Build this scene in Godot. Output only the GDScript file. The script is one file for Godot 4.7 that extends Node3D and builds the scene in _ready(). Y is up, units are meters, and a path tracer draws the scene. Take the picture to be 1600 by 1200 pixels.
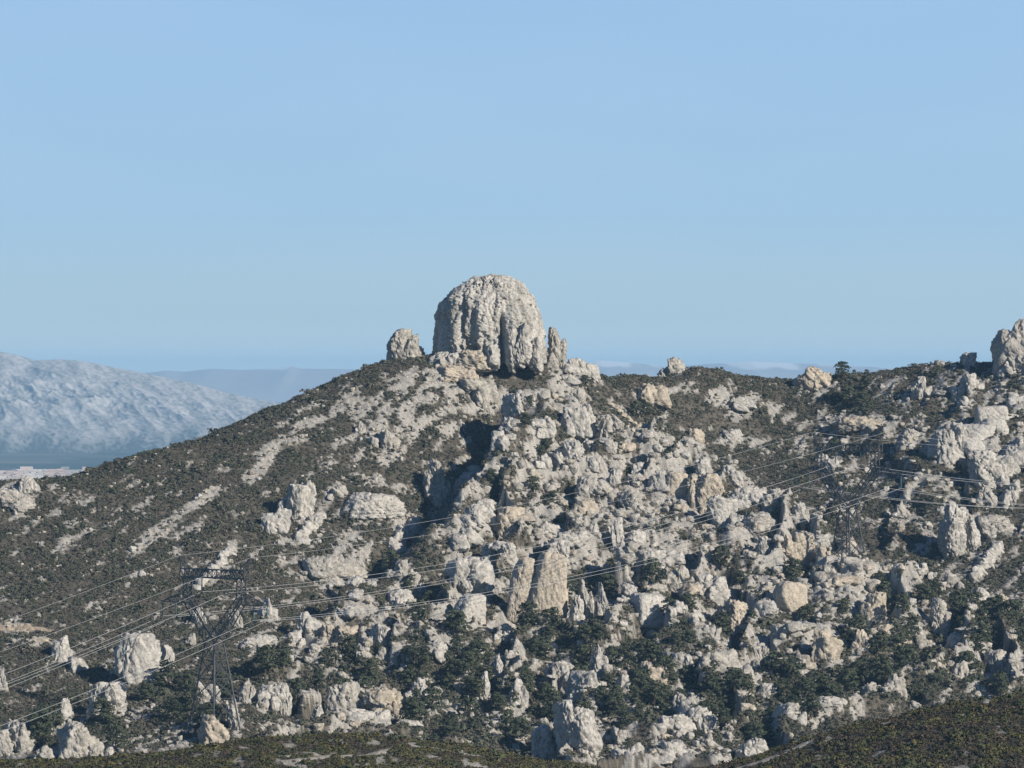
extends Node3D
# A limestone massif with a domed summit rock, a rocky spur in front of it, two power pylons and far ranges.
# Every position is given as the direction in which a feature is seen (photo pixels from a lens of FOCAL pixels) and its distance in metres.

const FOCAL := 7500.0
const SUN_TO := Vector3(0.73, 0.50, 0.55)

var relief: FastNoiseLite
var rough: FastNoiseLite
var cells: FastNoiseLite
var cell_edge: FastNoiseLite
var patches: FastNoiseLite
var tint_noise: FastNoiseLite
var rng := RandomNumberGenerator.new()

var mat_rock: StandardMaterial3D
var mat_rock_warm: StandardMaterial3D
var mat_rock_grey: StandardMaterial3D
var mat_ground: StandardMaterial3D
var mat_leaf: StandardMaterial3D
var mat_pine: StandardMaterial3D
var mat_bark: StandardMaterial3D
var mat_steel: StandardMaterial3D
var mat_wire: StandardMaterial3D
var mat_glass: StandardMaterial3D
var mat_plain: StandardMaterial3D

# coarse grids of the massif: elevation and share of bare rock
const GX0 := -260.0
const GX1 := 260.0
const GD0 := 1190.0
const GD1 := 2200.0
const GSX := 2.0
const GSD := 3.0
var gnx := 0
var gnd := 0
var hgrid := PackedFloat32Array()
var rgrid := PackedFloat32Array()
var sgrid := PackedFloat32Array()   # how strongly the ribs of the rock show
var fgrid := PackedFloat32Array()   # the nearer hill
const FX0 := -150.0
const FX1 := 150.0
const FD0 := 640.0
const FD1 := 1260.0
var fnx := 0
var fnd := 0

var planning := false
var landmarks: Array = []      # [pixel, short name] of the outcrops that have a label of their own
var footprints: Array = []     # [x, depth, radius] taken by outcrops

func at(px: float, py: float, d: float) -> Vector3:
	return Vector3((px - 800.0) / FOCAL * d, (600.0 - py) / FOCAL * d, -d)

func pixel(p: Vector3) -> Vector2:
	return Vector2(800.0 + p.x / -p.z * FOCAL, 600.0 - p.y / -p.z * FOCAL)

func noise(kind: int, freq: float, sd: int, octaves := 1) -> FastNoiseLite:
	var n := FastNoiseLite.new()
	n.noise_type = kind
	n.frequency = freq
	n.seed = sd
	n.fractal_type = FastNoiseLite.FRACTAL_FBM if octaves > 1 else FastNoiseLite.FRACTAL_NONE
	n.fractal_octaves = octaves
	return n

func _ready() -> void:
	rng.seed = 4711
	# ---- camera, sky, sun, air
	var cam := Camera3D.new()
	cam.name = "camera"
	cam.fov = rad_to_deg(2.0 * atan(600.0 / FOCAL))
	cam.near = 1.0
	cam.far = 90000.0
	cam.current = true
	add_child(cam)

	var sky_mat := PanoramaSkyMaterial.new()
	sky_mat.panorama = clear_sky()
	var sky := Sky.new()
	sky.sky_material = sky_mat
	var env := Environment.new()
	env.background_mode = Environment.BG_SKY
	env.sky = sky
	env.tonemap_mode = Environment.TONE_MAPPER_LINEAR
	env.tonemap_exposure = 1.45
	env.fog_enabled = true
	env.fog_density = 0.000038
	env.fog_light_color = Color(0.64, 0.845, 1.0)
	env.sdfgi_enabled = true
	env.ssao_enabled = true
	env.ssil_enabled = true
	var world := WorldEnvironment.new()
	world.name = "world"
	world.environment = env
	add_child(world)

	var sun := DirectionalLight3D.new()
	sun.name = "sun"
	sun.light_energy = 1.6
	sun.light_color = Color(1.0, 0.965, 0.915)
	sun.light_angular_distance = 0.5
	sun.shadow_enabled = true
	sun.basis = Basis.looking_at(-SUN_TO.normalized(), Vector3.UP)
	add_child(sun)

	relief = noise(FastNoiseLite.TYPE_SIMPLEX, 0.022, 11, 4)
	rough = noise(FastNoiseLite.TYPE_SIMPLEX, 0.28, 12, 3)
	cells = noise(FastNoiseLite.TYPE_CELLULAR, 0.30, 13)
	cells.cellular_return_type = FastNoiseLite.RETURN_CELL_VALUE
	cells.domain_warp_enabled = true
	cells.domain_warp_amplitude = 2.5
	cells.domain_warp_frequency = 0.25
	cell_edge = noise(FastNoiseLite.TYPE_CELLULAR, 1.0, 14)
	cell_edge.cellular_return_type = FastNoiseLite.RETURN_DISTANCE2_SUB
	cell_edge.domain_warp_enabled = true
	cell_edge.domain_warp_amplitude = 0.6
	cell_edge.domain_warp_frequency = 0.9
	patches = noise(FastNoiseLite.TYPE_SIMPLEX, 0.075, 15, 4)
	tint_noise = noise(FastNoiseLite.TYPE_SIMPLEX, 0.03, 16, 3)
	make_materials()
	make_grids()
	# ---- the land
	massif()
	near_hill()
	near_ground()
	plain_and_ranges()
	# ---- rock
	make_rock_shapes()
	summit_rock()
	outcrops()
	loose_boulders()
	rubble()
	# ---- plants
	pines()
	scrub()
	# ---- the power line
	power_line()
	tracks()

func clear_sky() -> ImageTexture:
	# a cloudless sky by height above the horizon: degrees, then linear red, green, blue
	var steps := [[-90.0, 0.09, 0.08, 0.065], [-8.0, 0.15, 0.17, 0.17], [-1.0, 0.30, 0.40, 0.48], [0.0, 0.47, 0.58, 0.62], [0.35, 0.41, 0.52, 0.575], [0.8, 0.325, 0.435, 0.49], [2.0, 0.265, 0.405, 0.54], [4.6, 0.235, 0.38, 0.56], [9.0, 0.16, 0.28, 0.46], [20.0, 0.07, 0.14, 0.29], [45.0, 0.03, 0.07, 0.185], [90.0, 0.018, 0.048, 0.15]]
	var high := 1024
	var im := Image.create(1024, high, false, Image.FORMAT_RGBF)
	var veil := noise(FastNoiseLite.TYPE_SIMPLEX, 1.0, 61, 4)   # the thinnest of high cloud
	for y in high:
		var e := 90.0 - 180.0 * (y + 0.5) / high
		var k := 0
		while k < steps.size() - 2 and steps[k + 1][0] < e:
			k += 1
		var f := clampf((e - steps[k][0]) / (steps[k + 1][0] - steps[k][0]), 0.0, 1.0)
		var c := Color(steps[k][1], steps[k][2], steps[k][3]).lerp(Color(steps[k + 1][1], steps[k + 1][2], steps[k + 1][3]), f)
		var ring := cos(deg_to_rad(e))
		for x in 1024:
			var a := TAU * x / 1024.0
			var w := clampf(veil.get_noise_3d(cos(a) * ring * 9.0, e * 0.75, sin(a) * ring * 9.0) * 0.5 + 0.1, 0.0, 1.0) * 0.14 if e > 0.0 and e < 60.0 else 0.0
			im.set_pixel(x, y, c.lerp(Color(0.46, 0.53, 0.60), w))
	return ImageTexture.create_from_image(im)

# ------------------------------------------------------------------ materials
func noise_picture(freq: float, sd: int, octaves: int, lo: Color, mid: Color, hi: Color, size := 512, kind := FastNoiseLite.TYPE_SIMPLEX) -> ImageTexture:
	# a seamless picture of grain; lo .. hi are the tones of the stuff itself
	var n := noise(kind, freq, sd, octaves)
	var src: Image = n.get_seamless_image(size, size, false, false, 0.12, true)
	var im := Image.create(size, size, false, Image.FORMAT_RGB8)
	for y in size:
		for x in size:
			var v := src.get_pixel(x, y).r
			im.set_pixel(x, y, lo.lerp(mid, v * 2.0) if v < 0.5 else mid.lerp(hi, v * 2.0 - 1.0))
	return ImageTexture.create_from_image(im)

func grainy(tex: Texture2D, metres: float, bump: Texture2D, bump_cm: float, rough_value := 0.95) -> StandardMaterial3D:
	var m := StandardMaterial3D.new()
	m.albedo_texture = tex
	m.vertex_color_use_as_albedo = true
	m.roughness = rough_value
	m.metallic_specular = 0.25
	m.uv1_triplanar = true
	m.uv1_world_triplanar = true
	m.uv1_scale = Vector3.ONE / metres
	if bump:
		m.heightmap_enabled = true
		m.heightmap_texture = bump
		m.heightmap_scale = bump_cm
	return m

func make_materials() -> void:
	var w := Color(1, 1, 1)
	var stone := noise_picture(0.035, 31, 5, Color(0.62, 0.61, 0.59), Color(0.92, 0.91, 0.89), w)
	var bumps := noise_picture(0.05, 32, 5, Color(0, 0, 0), Color(0.5, 0.5, 0.5), w)
	var soil := noise_picture(0.06, 33, 4, Color(0.55, 0.53, 0.50), Color(0.85, 0.84, 0.82), w)
	mat_rock = grainy(stone, 23.0, bumps, 18.0)
	mat_rock_warm = grainy(stone, 19.0, bumps, 12.0)
	mat_rock_warm.albedo_color = Color(1.0, 0.965, 0.915)
	mat_rock_grey = grainy(stone, 21.0, bumps, 18.0)
	mat_rock_grey.albedo_color = Color(0.95, 0.945, 0.935)
	mat_ground = grainy(soil, 17.0, bumps, 12.0)
	mat_leaf = StandardMaterial3D.new()
	mat_leaf.vertex_color_use_as_albedo = true
	mat_leaf.roughness = 0.85
	mat_leaf.metallic_specular = 0.2
	mat_leaf.cull_mode = BaseMaterial3D.CULL_DISABLED
	mat_pine = StandardMaterial3D.new()
	mat_pine.vertex_color_use_as_albedo = true
	mat_pine.roughness = 0.8
	mat_pine.metallic_specular = 0.2
	mat_pine.cull_mode = BaseMaterial3D.CULL_DISABLED
	mat_pine.backlight = Color(0.12, 0.14, 0.08)
	mat_bark = StandardMaterial3D.new()
	mat_bark.albedo_color = Color(0.30, 0.25, 0.21)
	mat_bark.roughness = 0.95
	mat_steel = StandardMaterial3D.new()
	mat_steel.albedo_color = Color(0.27, 0.28, 0.29)
	mat_steel.metallic = 0.35
	mat_steel.roughness = 0.6
	mat_wire = StandardMaterial3D.new()
	mat_wire.albedo_color = Color(0.62, 0.62, 0.62)
	mat_wire.metallic = 0.2
	mat_wire.roughness = 0.5
	mat_glass = StandardMaterial3D.new()
	mat_glass.albedo_color = Color(0.30, 0.40, 0.38)
	mat_glass.roughness = 0.2
	mat_plain = StandardMaterial3D.new()
	mat_plain.vertex_color_use_as_albedo = true
	mat_plain.roughness = 1.0
	mat_plain.metallic_specular = 0.0

# ------------------------------------------------------------------ land forms
class Sheet:
	# a smooth surface through scattered points (thin-plate spline over x and depth)
	var px := PackedFloat64Array()
	var pd := PackedFloat64Array()
	var py := PackedFloat64Array()
	var w := PackedFloat64Array()
	func add(p: Vector3) -> void:
		px.append(p.x / 100.0)
		pd.append(-p.z / 100.0)
		py.append(p.y)
	func solve(soft: float) -> void:
		var n := px.size()
		var m := n + 3
		var a: Array = []
		for i in m:
			var row := PackedFloat64Array()
			row.resize(m + 1)
			if i < n:
				for j in n:
					var r2 := (px[i] - px[j]) ** 2 + (pd[i] - pd[j]) ** 2
					row[j] = (r2 * log(r2) if r2 > 1e-12 else 0.0) + (soft if i == j else 0.0)
				row[n] = 1.0
				row[n + 1] = px[i]
				row[n + 2] = pd[i]
				row[m] = py[i]
			else:
				for j in n:
					row[j] = 1.0 if i == n else (px[j] if i == n + 1 else pd[j])
			a.append(row)
		for c in m:
			var best := c
			for r in range(c + 1, m):
				if absf(a[r][c]) > absf(a[best][c]):
					best = r
			var t = a[c]
			a[c] = a[best]
			a[best] = t
			var rc: PackedFloat64Array = a[c]
			for r in range(c + 1, m):
				var rr: PackedFloat64Array = a[r]
				var f := rr[c] / rc[c]
				if f != 0.0:
					for k in range(c, m + 1):
						rr[k] -= f * rc[k]
					a[r] = rr
		w.resize(m)
		for c in range(m - 1, -1, -1):
			var rc: PackedFloat64Array = a[c]
			var s := rc[m]
			for k in range(c + 1, m):
				s -= rc[k] * w[k]
			w[c] = s / rc[c]
	func height(x: float, d: float) -> float:
		var n := px.size()
		x /= 100.0
		d /= 100.0
		var s := w[n] + w[n + 1] * x + w[n + 2] * d
		for i in n:
			var dx := x - px[i]
			var dd := d - pd[i]
			var r2 := dx * dx + dd * dd + 1e-9
			s += w[i] * r2 * log(r2)
		return s

func outside(p: Vector2, poly: PackedVector2Array) -> float:
	# distance from P to a closed outline, 0 inside
	if Geometry2D.is_point_in_polygon(p, poly):
		return 0.0
	var best := 1e9
	for i in poly.size():
		var q := Geometry2D.get_closest_point_to_segment(p, poly[i], poly[(i + 1) % poly.size()])
		best = minf(best, p.distance_squared_to(q))
	return sqrt(best)

func pts(s: Sheet, text: String) -> void:
	# "px py depth, px py depth, ..."
	for item in text.split(","):
		var v := item.strip_edges().split_floats(" ")
		s.add(at(v[0], v[1], v[2]))

func make_grids() -> void:
	var back := Sheet.new()
	# skyline of the massif; behind it the land falls away
	for text in ["-160 772 1530, 0 752 1540, 130 741 1552, 215 711 1565, 300 690 1578, 375 660 1592, 450 627 1608, 510 603 1620, 560 582 1632, 640 558 1645, 760 552 1652, 860 566 1655, 925 585 1660", "1000 586 1680, 1100 576 1708, 1180 594 1728, 1240 609 1738, 1320 583 1725, 1420 575 1712, 1520 568 1700, 1600 562 1690, 1760 545 1680"]:
		pts(back, text)
		for item in text.split(","):
			var v: PackedFloat64Array = item.strip_edges().split_floats(" ")
			var q := at(v[0], v[1], v[2])
			back.add(q + Vector3(0, -7.0, -30.0))
			back.add(q + Vector3(0, -38.0, -110.0))
	# its near side
	pts(back, "760 592 1634, 850 600 1640, 700 640 1606, 560 650 1590, 440 700 1562, 300 760 1530, 150 800 1508, 0 820 1500, -160 830 1490")
	pts(back, "640 700 1578, 600 750 1556, 450 790 1526, 300 840 1492, 150 880 1468, 0 900 1455, -160 910 1440")
	pts(back, "520 850 1505, 400 920 1462, 250 960 1430, 100 990 1408, 0 1010 1395, -160 1020 1385")
	pts(back, "440 960 1440, 330 1020 1398, 200 1060 1370, 60 1090 1350, -160 1110 1335, 360 1110 1330, 200 1150 1312, 0 1180 1300, -160 1200 1290, 500 1180 1300")
	# the gully along the spur's left foot
	pts(back, "765 735 1582, 735 772 1562, 690 812 1538, 655 850 1518, 600 895 1498, 545 955 1470")
	# under the spur, out of sight
	pts(back, "700 880 1540, 800 1000 1470, 1000 1060 1450, 1200 1010 1470, 850 760 1610, 1000 800 1600, 1200 860 1570, 650 1040 1430")
	# the right-hand slopes
	pts(back, "1000 640 1660, 1110 650 1680, 1250 655 1690, 1400 640 1676, 1500 635 1664, 1600 625 1655, 1760 620 1645, 1130 735 1640, 1250 760 1628, 1400 735 1625, 1550 725 1615, 1760 720 1605")
	pts(back, "1330 820 1585, 1430 830 1575, 1550 840 1562, 1760 840 1550, 1480 920 1525, 1600 950 1500, 1760 960 1490, 1500 1030 1430, 1600 1060 1405, 1760 1070 1400, 1600 1150 1340")
	# behind the skyline the land drops to the plain
	for x in [-260.0, -130.0, 0.0, 130.0, 260.0]:
		back.add(Vector3(x, -100.0, -1950.0))
		back.add(Vector3(x, -150.0, -2200.0))
		back.add(Vector3(x, -118.0, -1190.0))
	back.solve(0.004)

	var spur := Sheet.new()
	pts(spur, "815 616 1602, 860 626 1592, 940 648 1588, 1020 682 1576, 1100 720 1560, 1160 750 1548, 1240 792 1522, 1300 850 1494, 1380 892 1474, 1450 935 1452, 1540 980 1432, 1640 1025 1412")
	pts(spur, "790 645 1588, 768 705 1562, 735 750 1540, 690 795 1518, 655 838 1498, 605 872 1480, 552 935 1452, 490 985 1424, 430 1040 1396")
	pts(spur, "850 700 1562, 950 740 1552, 1050 785 1532, 800 790 1522, 900 830 1502, 1000 850 1496, 1150 845 1500, 750 880 1478, 850 930 1454, 950 930 1454, 1100 920 1460, 1250 900 1468")
	pts(spur, "650 960 1436, 800 1010 1412, 1000 1000 1414, 1200 990 1422, 1350 975 1432, 600 1050 1388, 750 1090 1372, 900 1090 1370, 1050 1090 1370, 1200 1070 1380, 1400 1050 1394, 1550 1060 1396")
	pts(spur, "480 1120 1352, 700 1170 1334, 900 1180 1328, 1100 1185 1328, 1250 1150 1342, 1400 1110 1364, 600 1240 1295, 900 1260 1285, 1200 1240 1300, 1500 1180 1335")
	spur.solve(0.01)
	var rim := PackedVector2Array()
	for item in "430 1060 1390, 490 985 1424, 552 935 1452, 605 872 1480, 655 838 1498, 690 795 1518, 735 750 1540, 768 705 1562, 790 645 1588, 815 616 1602, 860 626 1594, 940 648 1590, 1020 682 1578, 1100 720 1562, 1160 750 1550, 1240 792 1524, 1300 850 1498, 1380 892 1478, 1450 935 1456, 1540 980 1436, 1640 1025 1416, 1700 1200 1300, 1300 1330 1250, 700 1330 1250, 430 1200 1290".split(","):
		var v: PackedFloat64Array = item.strip_edges().split_floats(" ")
		var p := at(v[0], v[1], v[2])
		rim.append(Vector2(p.x, -p.z))

	gnx = int((GX1 - GX0) / GSX) + 1
	gnd = int((GD1 - GD0) / GSD) + 1
	hgrid.resize(gnx * gnd)
	rgrid.resize(gnx * gnd)
	sgrid.resize(gnx * gnd)
	for j in gnd:
		var d := GD0 + j * GSD
		# the back surface is smooth: every second column is enough
		var row := PackedFloat32Array()
		row.resize(gnx)
		for i in range(0, gnx, 2):
			row[i] = back.height(GX0 + i * GSX, d)
		for i in range(1, gnx - 1, 2):
			row[i] = 0.5 * (row[i - 1] + row[i + 1])
		for i in gnx:
			var x := GX0 + i * GSX
			var h := row[i]
			if d < 1640.0 and x > -95.0 and x < 235.0:
				var o := outside(Vector2(x, d), rim)
				if o < 45.0:
					var left_side := x < 0.0
					h = maxf(h, spur.height(x, d) - o * (2.4 if left_side else 0.9))
					sgrid[j * gnx + i] = 1.0 - smoothstep(0.0, 8.0, o)
			hgrid[j * gnx + i] = h
			if x > 90.0 and d > 1540.0 and d < 1700.0:
				sgrid[j * gnx + i] = maxf(sgrid[j * gnx + i], 0.55 * smoothstep(90.0, 120.0, x) * smoothstep(1540.0, 1570.0, d) * (1.0 - smoothstep(1660.0, 1695.0, d)))

	# the gully that runs down behind the spur's left ribs
	var gully := PackedVector2Array()
	for item in "815 650 1590, 772 695 1568, 730 742 1546, 692 795 1522, 655 848 1502, 602 895 1484, 545 958 1456".split(","):
		var v: PackedFloat64Array = item.strip_edges().split_floats(" ")
		var p := at(v[0], v[1], v[2])
		gully.append(Vector2(p.x, -p.z))
	for j in gnd:
		for i in gnx:
			var p := Vector2(GX0 + i * GSX, GD0 + j * GSD)
			if p.x < -75.0 or p.x > 30.0 or p.y < 1430.0 or p.y > 1620.0:
				continue
			var near := 1e9
			var along_it := 0.0
			for k in gully.size() - 1:
				var c := Geometry2D.get_closest_point_to_segment(p, gully[k], gully[k + 1])
				if p.distance_to(c) < near:
					near = p.distance_to(c)
					along_it = (k + c.distance_to(gully[k]) / gully[k].distance_to(gully[k + 1])) / (gully.size() - 1)
			var k := j * gnx + i
			var deep := smoothstep(0.0, 0.12, along_it) * (1.0 - smoothstep(0.6, 1.0, along_it) * 0.6)
			hgrid[k] -= 11.0 * exp(-near * near / 60.0) * deep
			if sgrid[k] > 0.3:
				hgrid[k] += (6.5 + 4.5 * (1.0 - along_it)) * exp(-pow((near - 14.0) / 7.5, 2.0)) * deep

	# where the rock lies bare: strokes over the ground, each with a width in metres and a share
	var wide := PackedFloat32Array()
	for item in BARE.split("\n"):
		if item.strip_edges().is_empty():
			continue
		var v: PackedFloat64Array = item.strip_edges().split_floats(" ")
		var a := land_point(v[0], v[1])
		var b := land_point(v[2], v[3])
		if v[4] >= 12.0:
			wide.resize(gnx * gnd)
			wide.fill(0.0)
			stroke(wide, Vector2(a.x, -a.z), Vector2(b.x, -b.z), v[4], v[5], false)
			for k in gnx * gnd:
				if wide[k] > 0.0:
					rgrid[k] = maxf(rgrid[k], wide[k] * (0.25 + 0.75 * smoothstep(0.1, 0.6, sgrid[k])))
			continue
		stroke(rgrid, Vector2(a.x, -a.z), Vector2(b.x, -b.z), v[4] * (0.8 if v[0] < 560.0 else 1.0), v[5] * (0.8 if v[0] < 560.0 and v[5] < 0.9 else 1.0), false)
	# bare ground round the foot of every outcrop
	planning = true
	outcrops()
	planning = false

	var fore := Sheet.new()
	pts(fore, "-160 1200 905, 0 1194 905, 120 1192 906, 260 1178 908, 360 1164 911, 450 1152 914, 540 1149 915, 650 1158 912, 800 1180 908, 900 1200 905, 1050 1222 900, 1130 1199 893, 1250 1162 884, 1350 1132 880, 1450 1112 880, 1600 1088 884, 1760 1072 890")
	pts(fore, "0 1260 850, 400 1240 856, 800 1260 850, 1200 1240 836, 1600 1190 824, 1450 1170 842, 0 1400 760, 800 1400 760, 1600 1390 740")
	for x in [-150.0, -75.0, 0.0, 75.0, 150.0]:
		fore.add(Vector3(x, -88.0, -985.0))
		fore.add(Vector3(x, -119.0, -1130.0))
		fore.add(Vector3(x, -128.0, -1260.0))
		fore.add(Vector3(x, -90.0, -640.0))
	fore.solve(0.01)
	fnx = int((FX1 - FX0) / 3.0) + 1
	fnd = int((FD1 - FD0) / 4.0) + 1
	fgrid.resize(fnx * fnd)
	for j in fnd:
		for i in fnx:
			fgrid[j * fnx + i] = fore.height(FX0 + i * 3.0, FD0 + j * 4.0)

func stroke(g: PackedFloat32Array, a: Vector2, b: Vector2, wide: float, share: float, cut: bool) -> void:
	var reach := wide * 1.8
	var i0 := maxi(0, int((minf(a.x, b.x) - reach - GX0) / GSX))
	var i1 := mini(gnx - 1, int((maxf(a.x, b.x) + reach - GX0) / GSX) + 1)
	var j0 := maxi(0, int((minf(a.y, b.y) - reach * 1.6 - GD0) / GSD))
	var j1 := mini(gnd - 1, int((maxf(a.y, b.y) + reach * 1.6 - GD0) / GSD) + 1)
	for j in range(j0, j1 + 1):
		for i in range(i0, i1 + 1):
			var p := Vector2(GX0 + i * GSX, GD0 + j * GSD)
			var q := Geometry2D.get_closest_point_to_segment(p, a, b)
			var r := Vector2(p.x - q.x, (p.y - q.y) / 1.6).length() / wide
			var v := share * (1.0 - smoothstep(0.55, 1.6, r))
			var k := j * gnx + i
			g[k] = minf(g[k], 1.0 - v) if cut else maxf(g[k], v)

func grid(g: PackedFloat32Array, x: float, d: float) -> float:
	var u := clampf((x - GX0) / GSX, 0.0, gnx - 1.001)
	var v := clampf((d - GD0) / GSD, 0.0, gnd - 1.001)
	var i := int(u)
	var j := int(v)
	u -= i
	v -= j
	var k := j * gnx + i
	return lerpf(lerpf(g[k], g[k + 1], u), lerpf(g[k + gnx], g[k + gnx + 1], u), v)

func fore_grid(x: float, d: float) -> float:
	var u := clampf((x - FX0) / 3.0, 0.0, fnx - 1.001)
	var v := clampf((d - FD0) / 4.0, 0.0, fnd - 1.001)
	var i := int(u)
	var j := int(v)
	u -= i
	v -= j
	var k := j * fnx + i
	return lerpf(lerpf(fgrid[k], fgrid[k + 1], u), lerpf(fgrid[k + fnx], fgrid[k + fnx + 1], u), v)

func rib_wave(x: float, d: float) -> float:
	# the joints of the rock run from the upper right down to the lower left: steep on their left, gentle on their right
	var s := 0.90 * x - 0.43 * d + relief.get_noise_2d(x * 0.8 + 77.0, d * 0.55) * 22.0
	var t := fposmod(s / 25.0, 1.0)
	return smoothstep(0.0, 0.17, t) if t < 0.17 else 1.0 - (t - 0.17) / 0.83

func land(x: float, d: float) -> float:
	var h := grid(hgrid, x, d) + relief.get_noise_2d(x, d) * 1.6
	var w := grid(sgrid, x, d)
	if w > 0.01:
		h += w * (rib_wave(x, d) - 0.5) * (9.0 + 7.0 * relief.get_noise_2d(x * 0.7, d * 0.7 + 40.0))
	return h

func bare(x: float, d: float) -> float:
	# 1 where rock lies bare, 0 under soil and scrub
	var share := grid(rgrid, x, d)
	if share < 0.02:
		share = 0.02
	var w := grid(sgrid, x, d)
	if w > 0.01:
		share += w * 0.34 * (rib_wave(x, d) - 0.42)
	var n := patches.get_noise_2d((0.90 * x - 0.43 * d) * 1.9, (0.43 * x + 0.90 * d) * 0.62) * 0.9 + 0.5 + rough.get_noise_2d(x * 1.4, d * 1.1) * 0.42
	return smoothstep(0.0, 0.12, share * 0.92 + 0.02 - n * 0.82 + 0.02)

func land_full(x: float, d: float, b: float) -> float:
	var h := land(x, d)
	if b > 0.01:
		h += b * (cells.get_noise_2d(x, d * 1.1) * 0.35 + 0.25 + rough.get_noise_2d(x * 2.2, d * 2.2) * 0.5)
	return h

func land_point(px: float, py: float) -> Vector3:
	# where a line of sight meets the massif; above its skyline, the skyline itself
	var a := (px - 800.0) / FOCAL
	var e := (600.0 - py) / FOCAL
	var d := 1240.0
	var best := -9.0
	var best_d := 1600.0
	while d < 1800.0:
		var h := grid(hgrid, a * d, d)
		if h >= e * d:
			var lo := d - 3.0
			for k in 6:
				var mid := 0.5 * (lo + d)
				if grid(hgrid, a * mid, mid) >= e * mid:
					d = mid
				else:
					lo = mid
			return Vector3(a * d, e * d, -d)
		if h / d > best and d > 1400.0:
			best = h / d
			best_d = d
		d += 3.0
	return Vector3(a * best_d, best * best_d, -best_d)

func grid_mesh(nx: int, nz: int, v: PackedVector3Array, c: PackedColorArray, m: Material) -> ArrayMesh:
	var nrm := PackedVector3Array()
	nrm.resize(nx * nz)
	for j in nz:
		var ja := maxi(j - 1, 0) * nx
		var jb := mini(j + 1, nz - 1) * nx
		for i in nx:
			var du := v[j * nx + mini(i + 1, nx - 1)] - v[j * nx + maxi(i - 1, 0)]
			var dv := v[jb + i] - v[ja + i]
			nrm[j * nx + i] = du.cross(dv).normalized()
	var idx := PackedInt32Array()
	idx.resize((nx - 1) * (nz - 1) * 6)
	var k := 0
	for j in nz - 1:
		for i in nx - 1:
			var q := j * nx + i
			idx[k] = q
			idx[k + 1] = q + nx
			idx[k + 2] = q + 1
			idx[k + 3] = q + 1
			idx[k + 4] = q + nx
			idx[k + 5] = q + nx + 1
			k += 6
	var arr := []
	arr.resize(Mesh.ARRAY_MAX)
	arr[Mesh.ARRAY_VERTEX] = v
	arr[Mesh.ARRAY_NORMAL] = nrm
	arr[Mesh.ARRAY_COLOR] = c
	arr[Mesh.ARRAY_INDEX] = idx
	var mesh := ArrayMesh.new()
	mesh.add_surface_from_arrays(Mesh.PRIMITIVE_TRIANGLES, arr)
	mesh.surface_set_material(0, m)
	return mesh

func put(called: String, mesh: Mesh, parent: Node = self, m: Material = null) -> MeshInstance3D:
	var o := MeshInstance3D.new()
	o.name = called
	o.mesh = mesh
	if m:
		o.material_override = m
	parent.add_child(o, true)
	return o

func structure(o: Node, label: String) -> void:
	o.set_meta("kind", "structure")
	o.set_meta("label", label)

func tag(o: Node, label: String, category: String, group := "") -> void:
	o.set_meta("label", label)
	o.set_meta("category", category)
	if group:
		o.set_meta("group", group)

const ROCK := Color(0.465, 0.45, 0.42)
const ROCK_DIM := Color(0.31, 0.305, 0.285)
const SOIL := Color(0.092, 0.084, 0.068)
const SOIL_PALE := Color(0.18, 0.165, 0.138)

func ground_tone(x: float, d: float, b: float) -> Color:
	var t := tint_noise.get_noise_2d(x, d)
	var r := rough.get_noise_2d(x * 2.3 + 50.0, d * 2.3)
	var soil := SOIL.lerp(SOIL_PALE, clampf(r * 1.2 + t * 0.4 + 0.12, 0.0, 1.0))
	var stone := ROCK.lerp(ROCK_DIM, clampf(0.4 - r * 1.6 + t * 0.5, 0.0, 1.0))
	return soil.lerp(stone, b)

func massif() -> void:
	var nx := 620
	var ds := PackedFloat32Array()
	var d := 1200.0
	while d < 1300.0:
		ds.append(d)
		d += 2.0
	while d < 1745.0:
		ds.append(d)
		d += 1.0
	while d < 2195.0:
		ds.append(d)
		d += 15.0
	var nz := ds.size()
	var v := PackedVector3Array()
	var c := PackedColorArray()
	v.resize(nx * nz)
	c.resize(nx * nz)
	for j in nz:
		d = ds[j]
		for i in nx:
			var x := (float(i) / (nx - 1) - 0.5) * 0.246 * d
			var b := bare(x, d)
			v[j * nx + i] = Vector3(x, land_full(x, d, b), -d)
			c[j * nx + i] = ground_tone(x, d, b)
	structure(put("hillside", grid_mesh(nx, nz, v, c, mat_ground)), "scrub covered limestone hillside rising to the domed summit rock")

func fore_land(x: float, d: float) -> float:
	return fore_grid(x, d) + relief.get_noise_2d(x * 1.5 + 300.0, d * 1.5) * 0.8

func fore_bare(x: float, d: float) -> float:
	var left_part := 1.0 - smoothstep(10.0, 30.0, x)
	var n := patches.get_noise_2d(x * 1.8 + 90.0, d * 0.8)
	return smoothstep(0.30, 0.46, n * 1.0 + left_part * 0.16 - 0.17)

func near_hill() -> void:
	var nx := 300
	var nz := 300
	var v := PackedVector3Array()
	var c := PackedColorArray()
	v.resize(nx * nz)
	c.resize(nx * nz)
	for j in nz:
		var t := float(j) / (nz - 1)
		var d := 700.0 + 300.0 * t + 255.0 * t * t * t * t
		for i in nx:
			var x := (float(i) / (nx - 1) - 0.5) * 0.25 * d
			var b := fore_bare(x, d) * 0.7
			v[j * nx + i] = Vector3(x, fore_land(x, d) + b * rough.get_noise_2d(x * 2.0, d * 2.0) * 0.3, -d)
			c[j * nx + i] = ground_tone(x, d, b)
	structure(put("near_hill", grid_mesh(nx, nz, v, c, mat_ground)), "nearer scrub covered hill along the bottom of the view")

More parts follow.
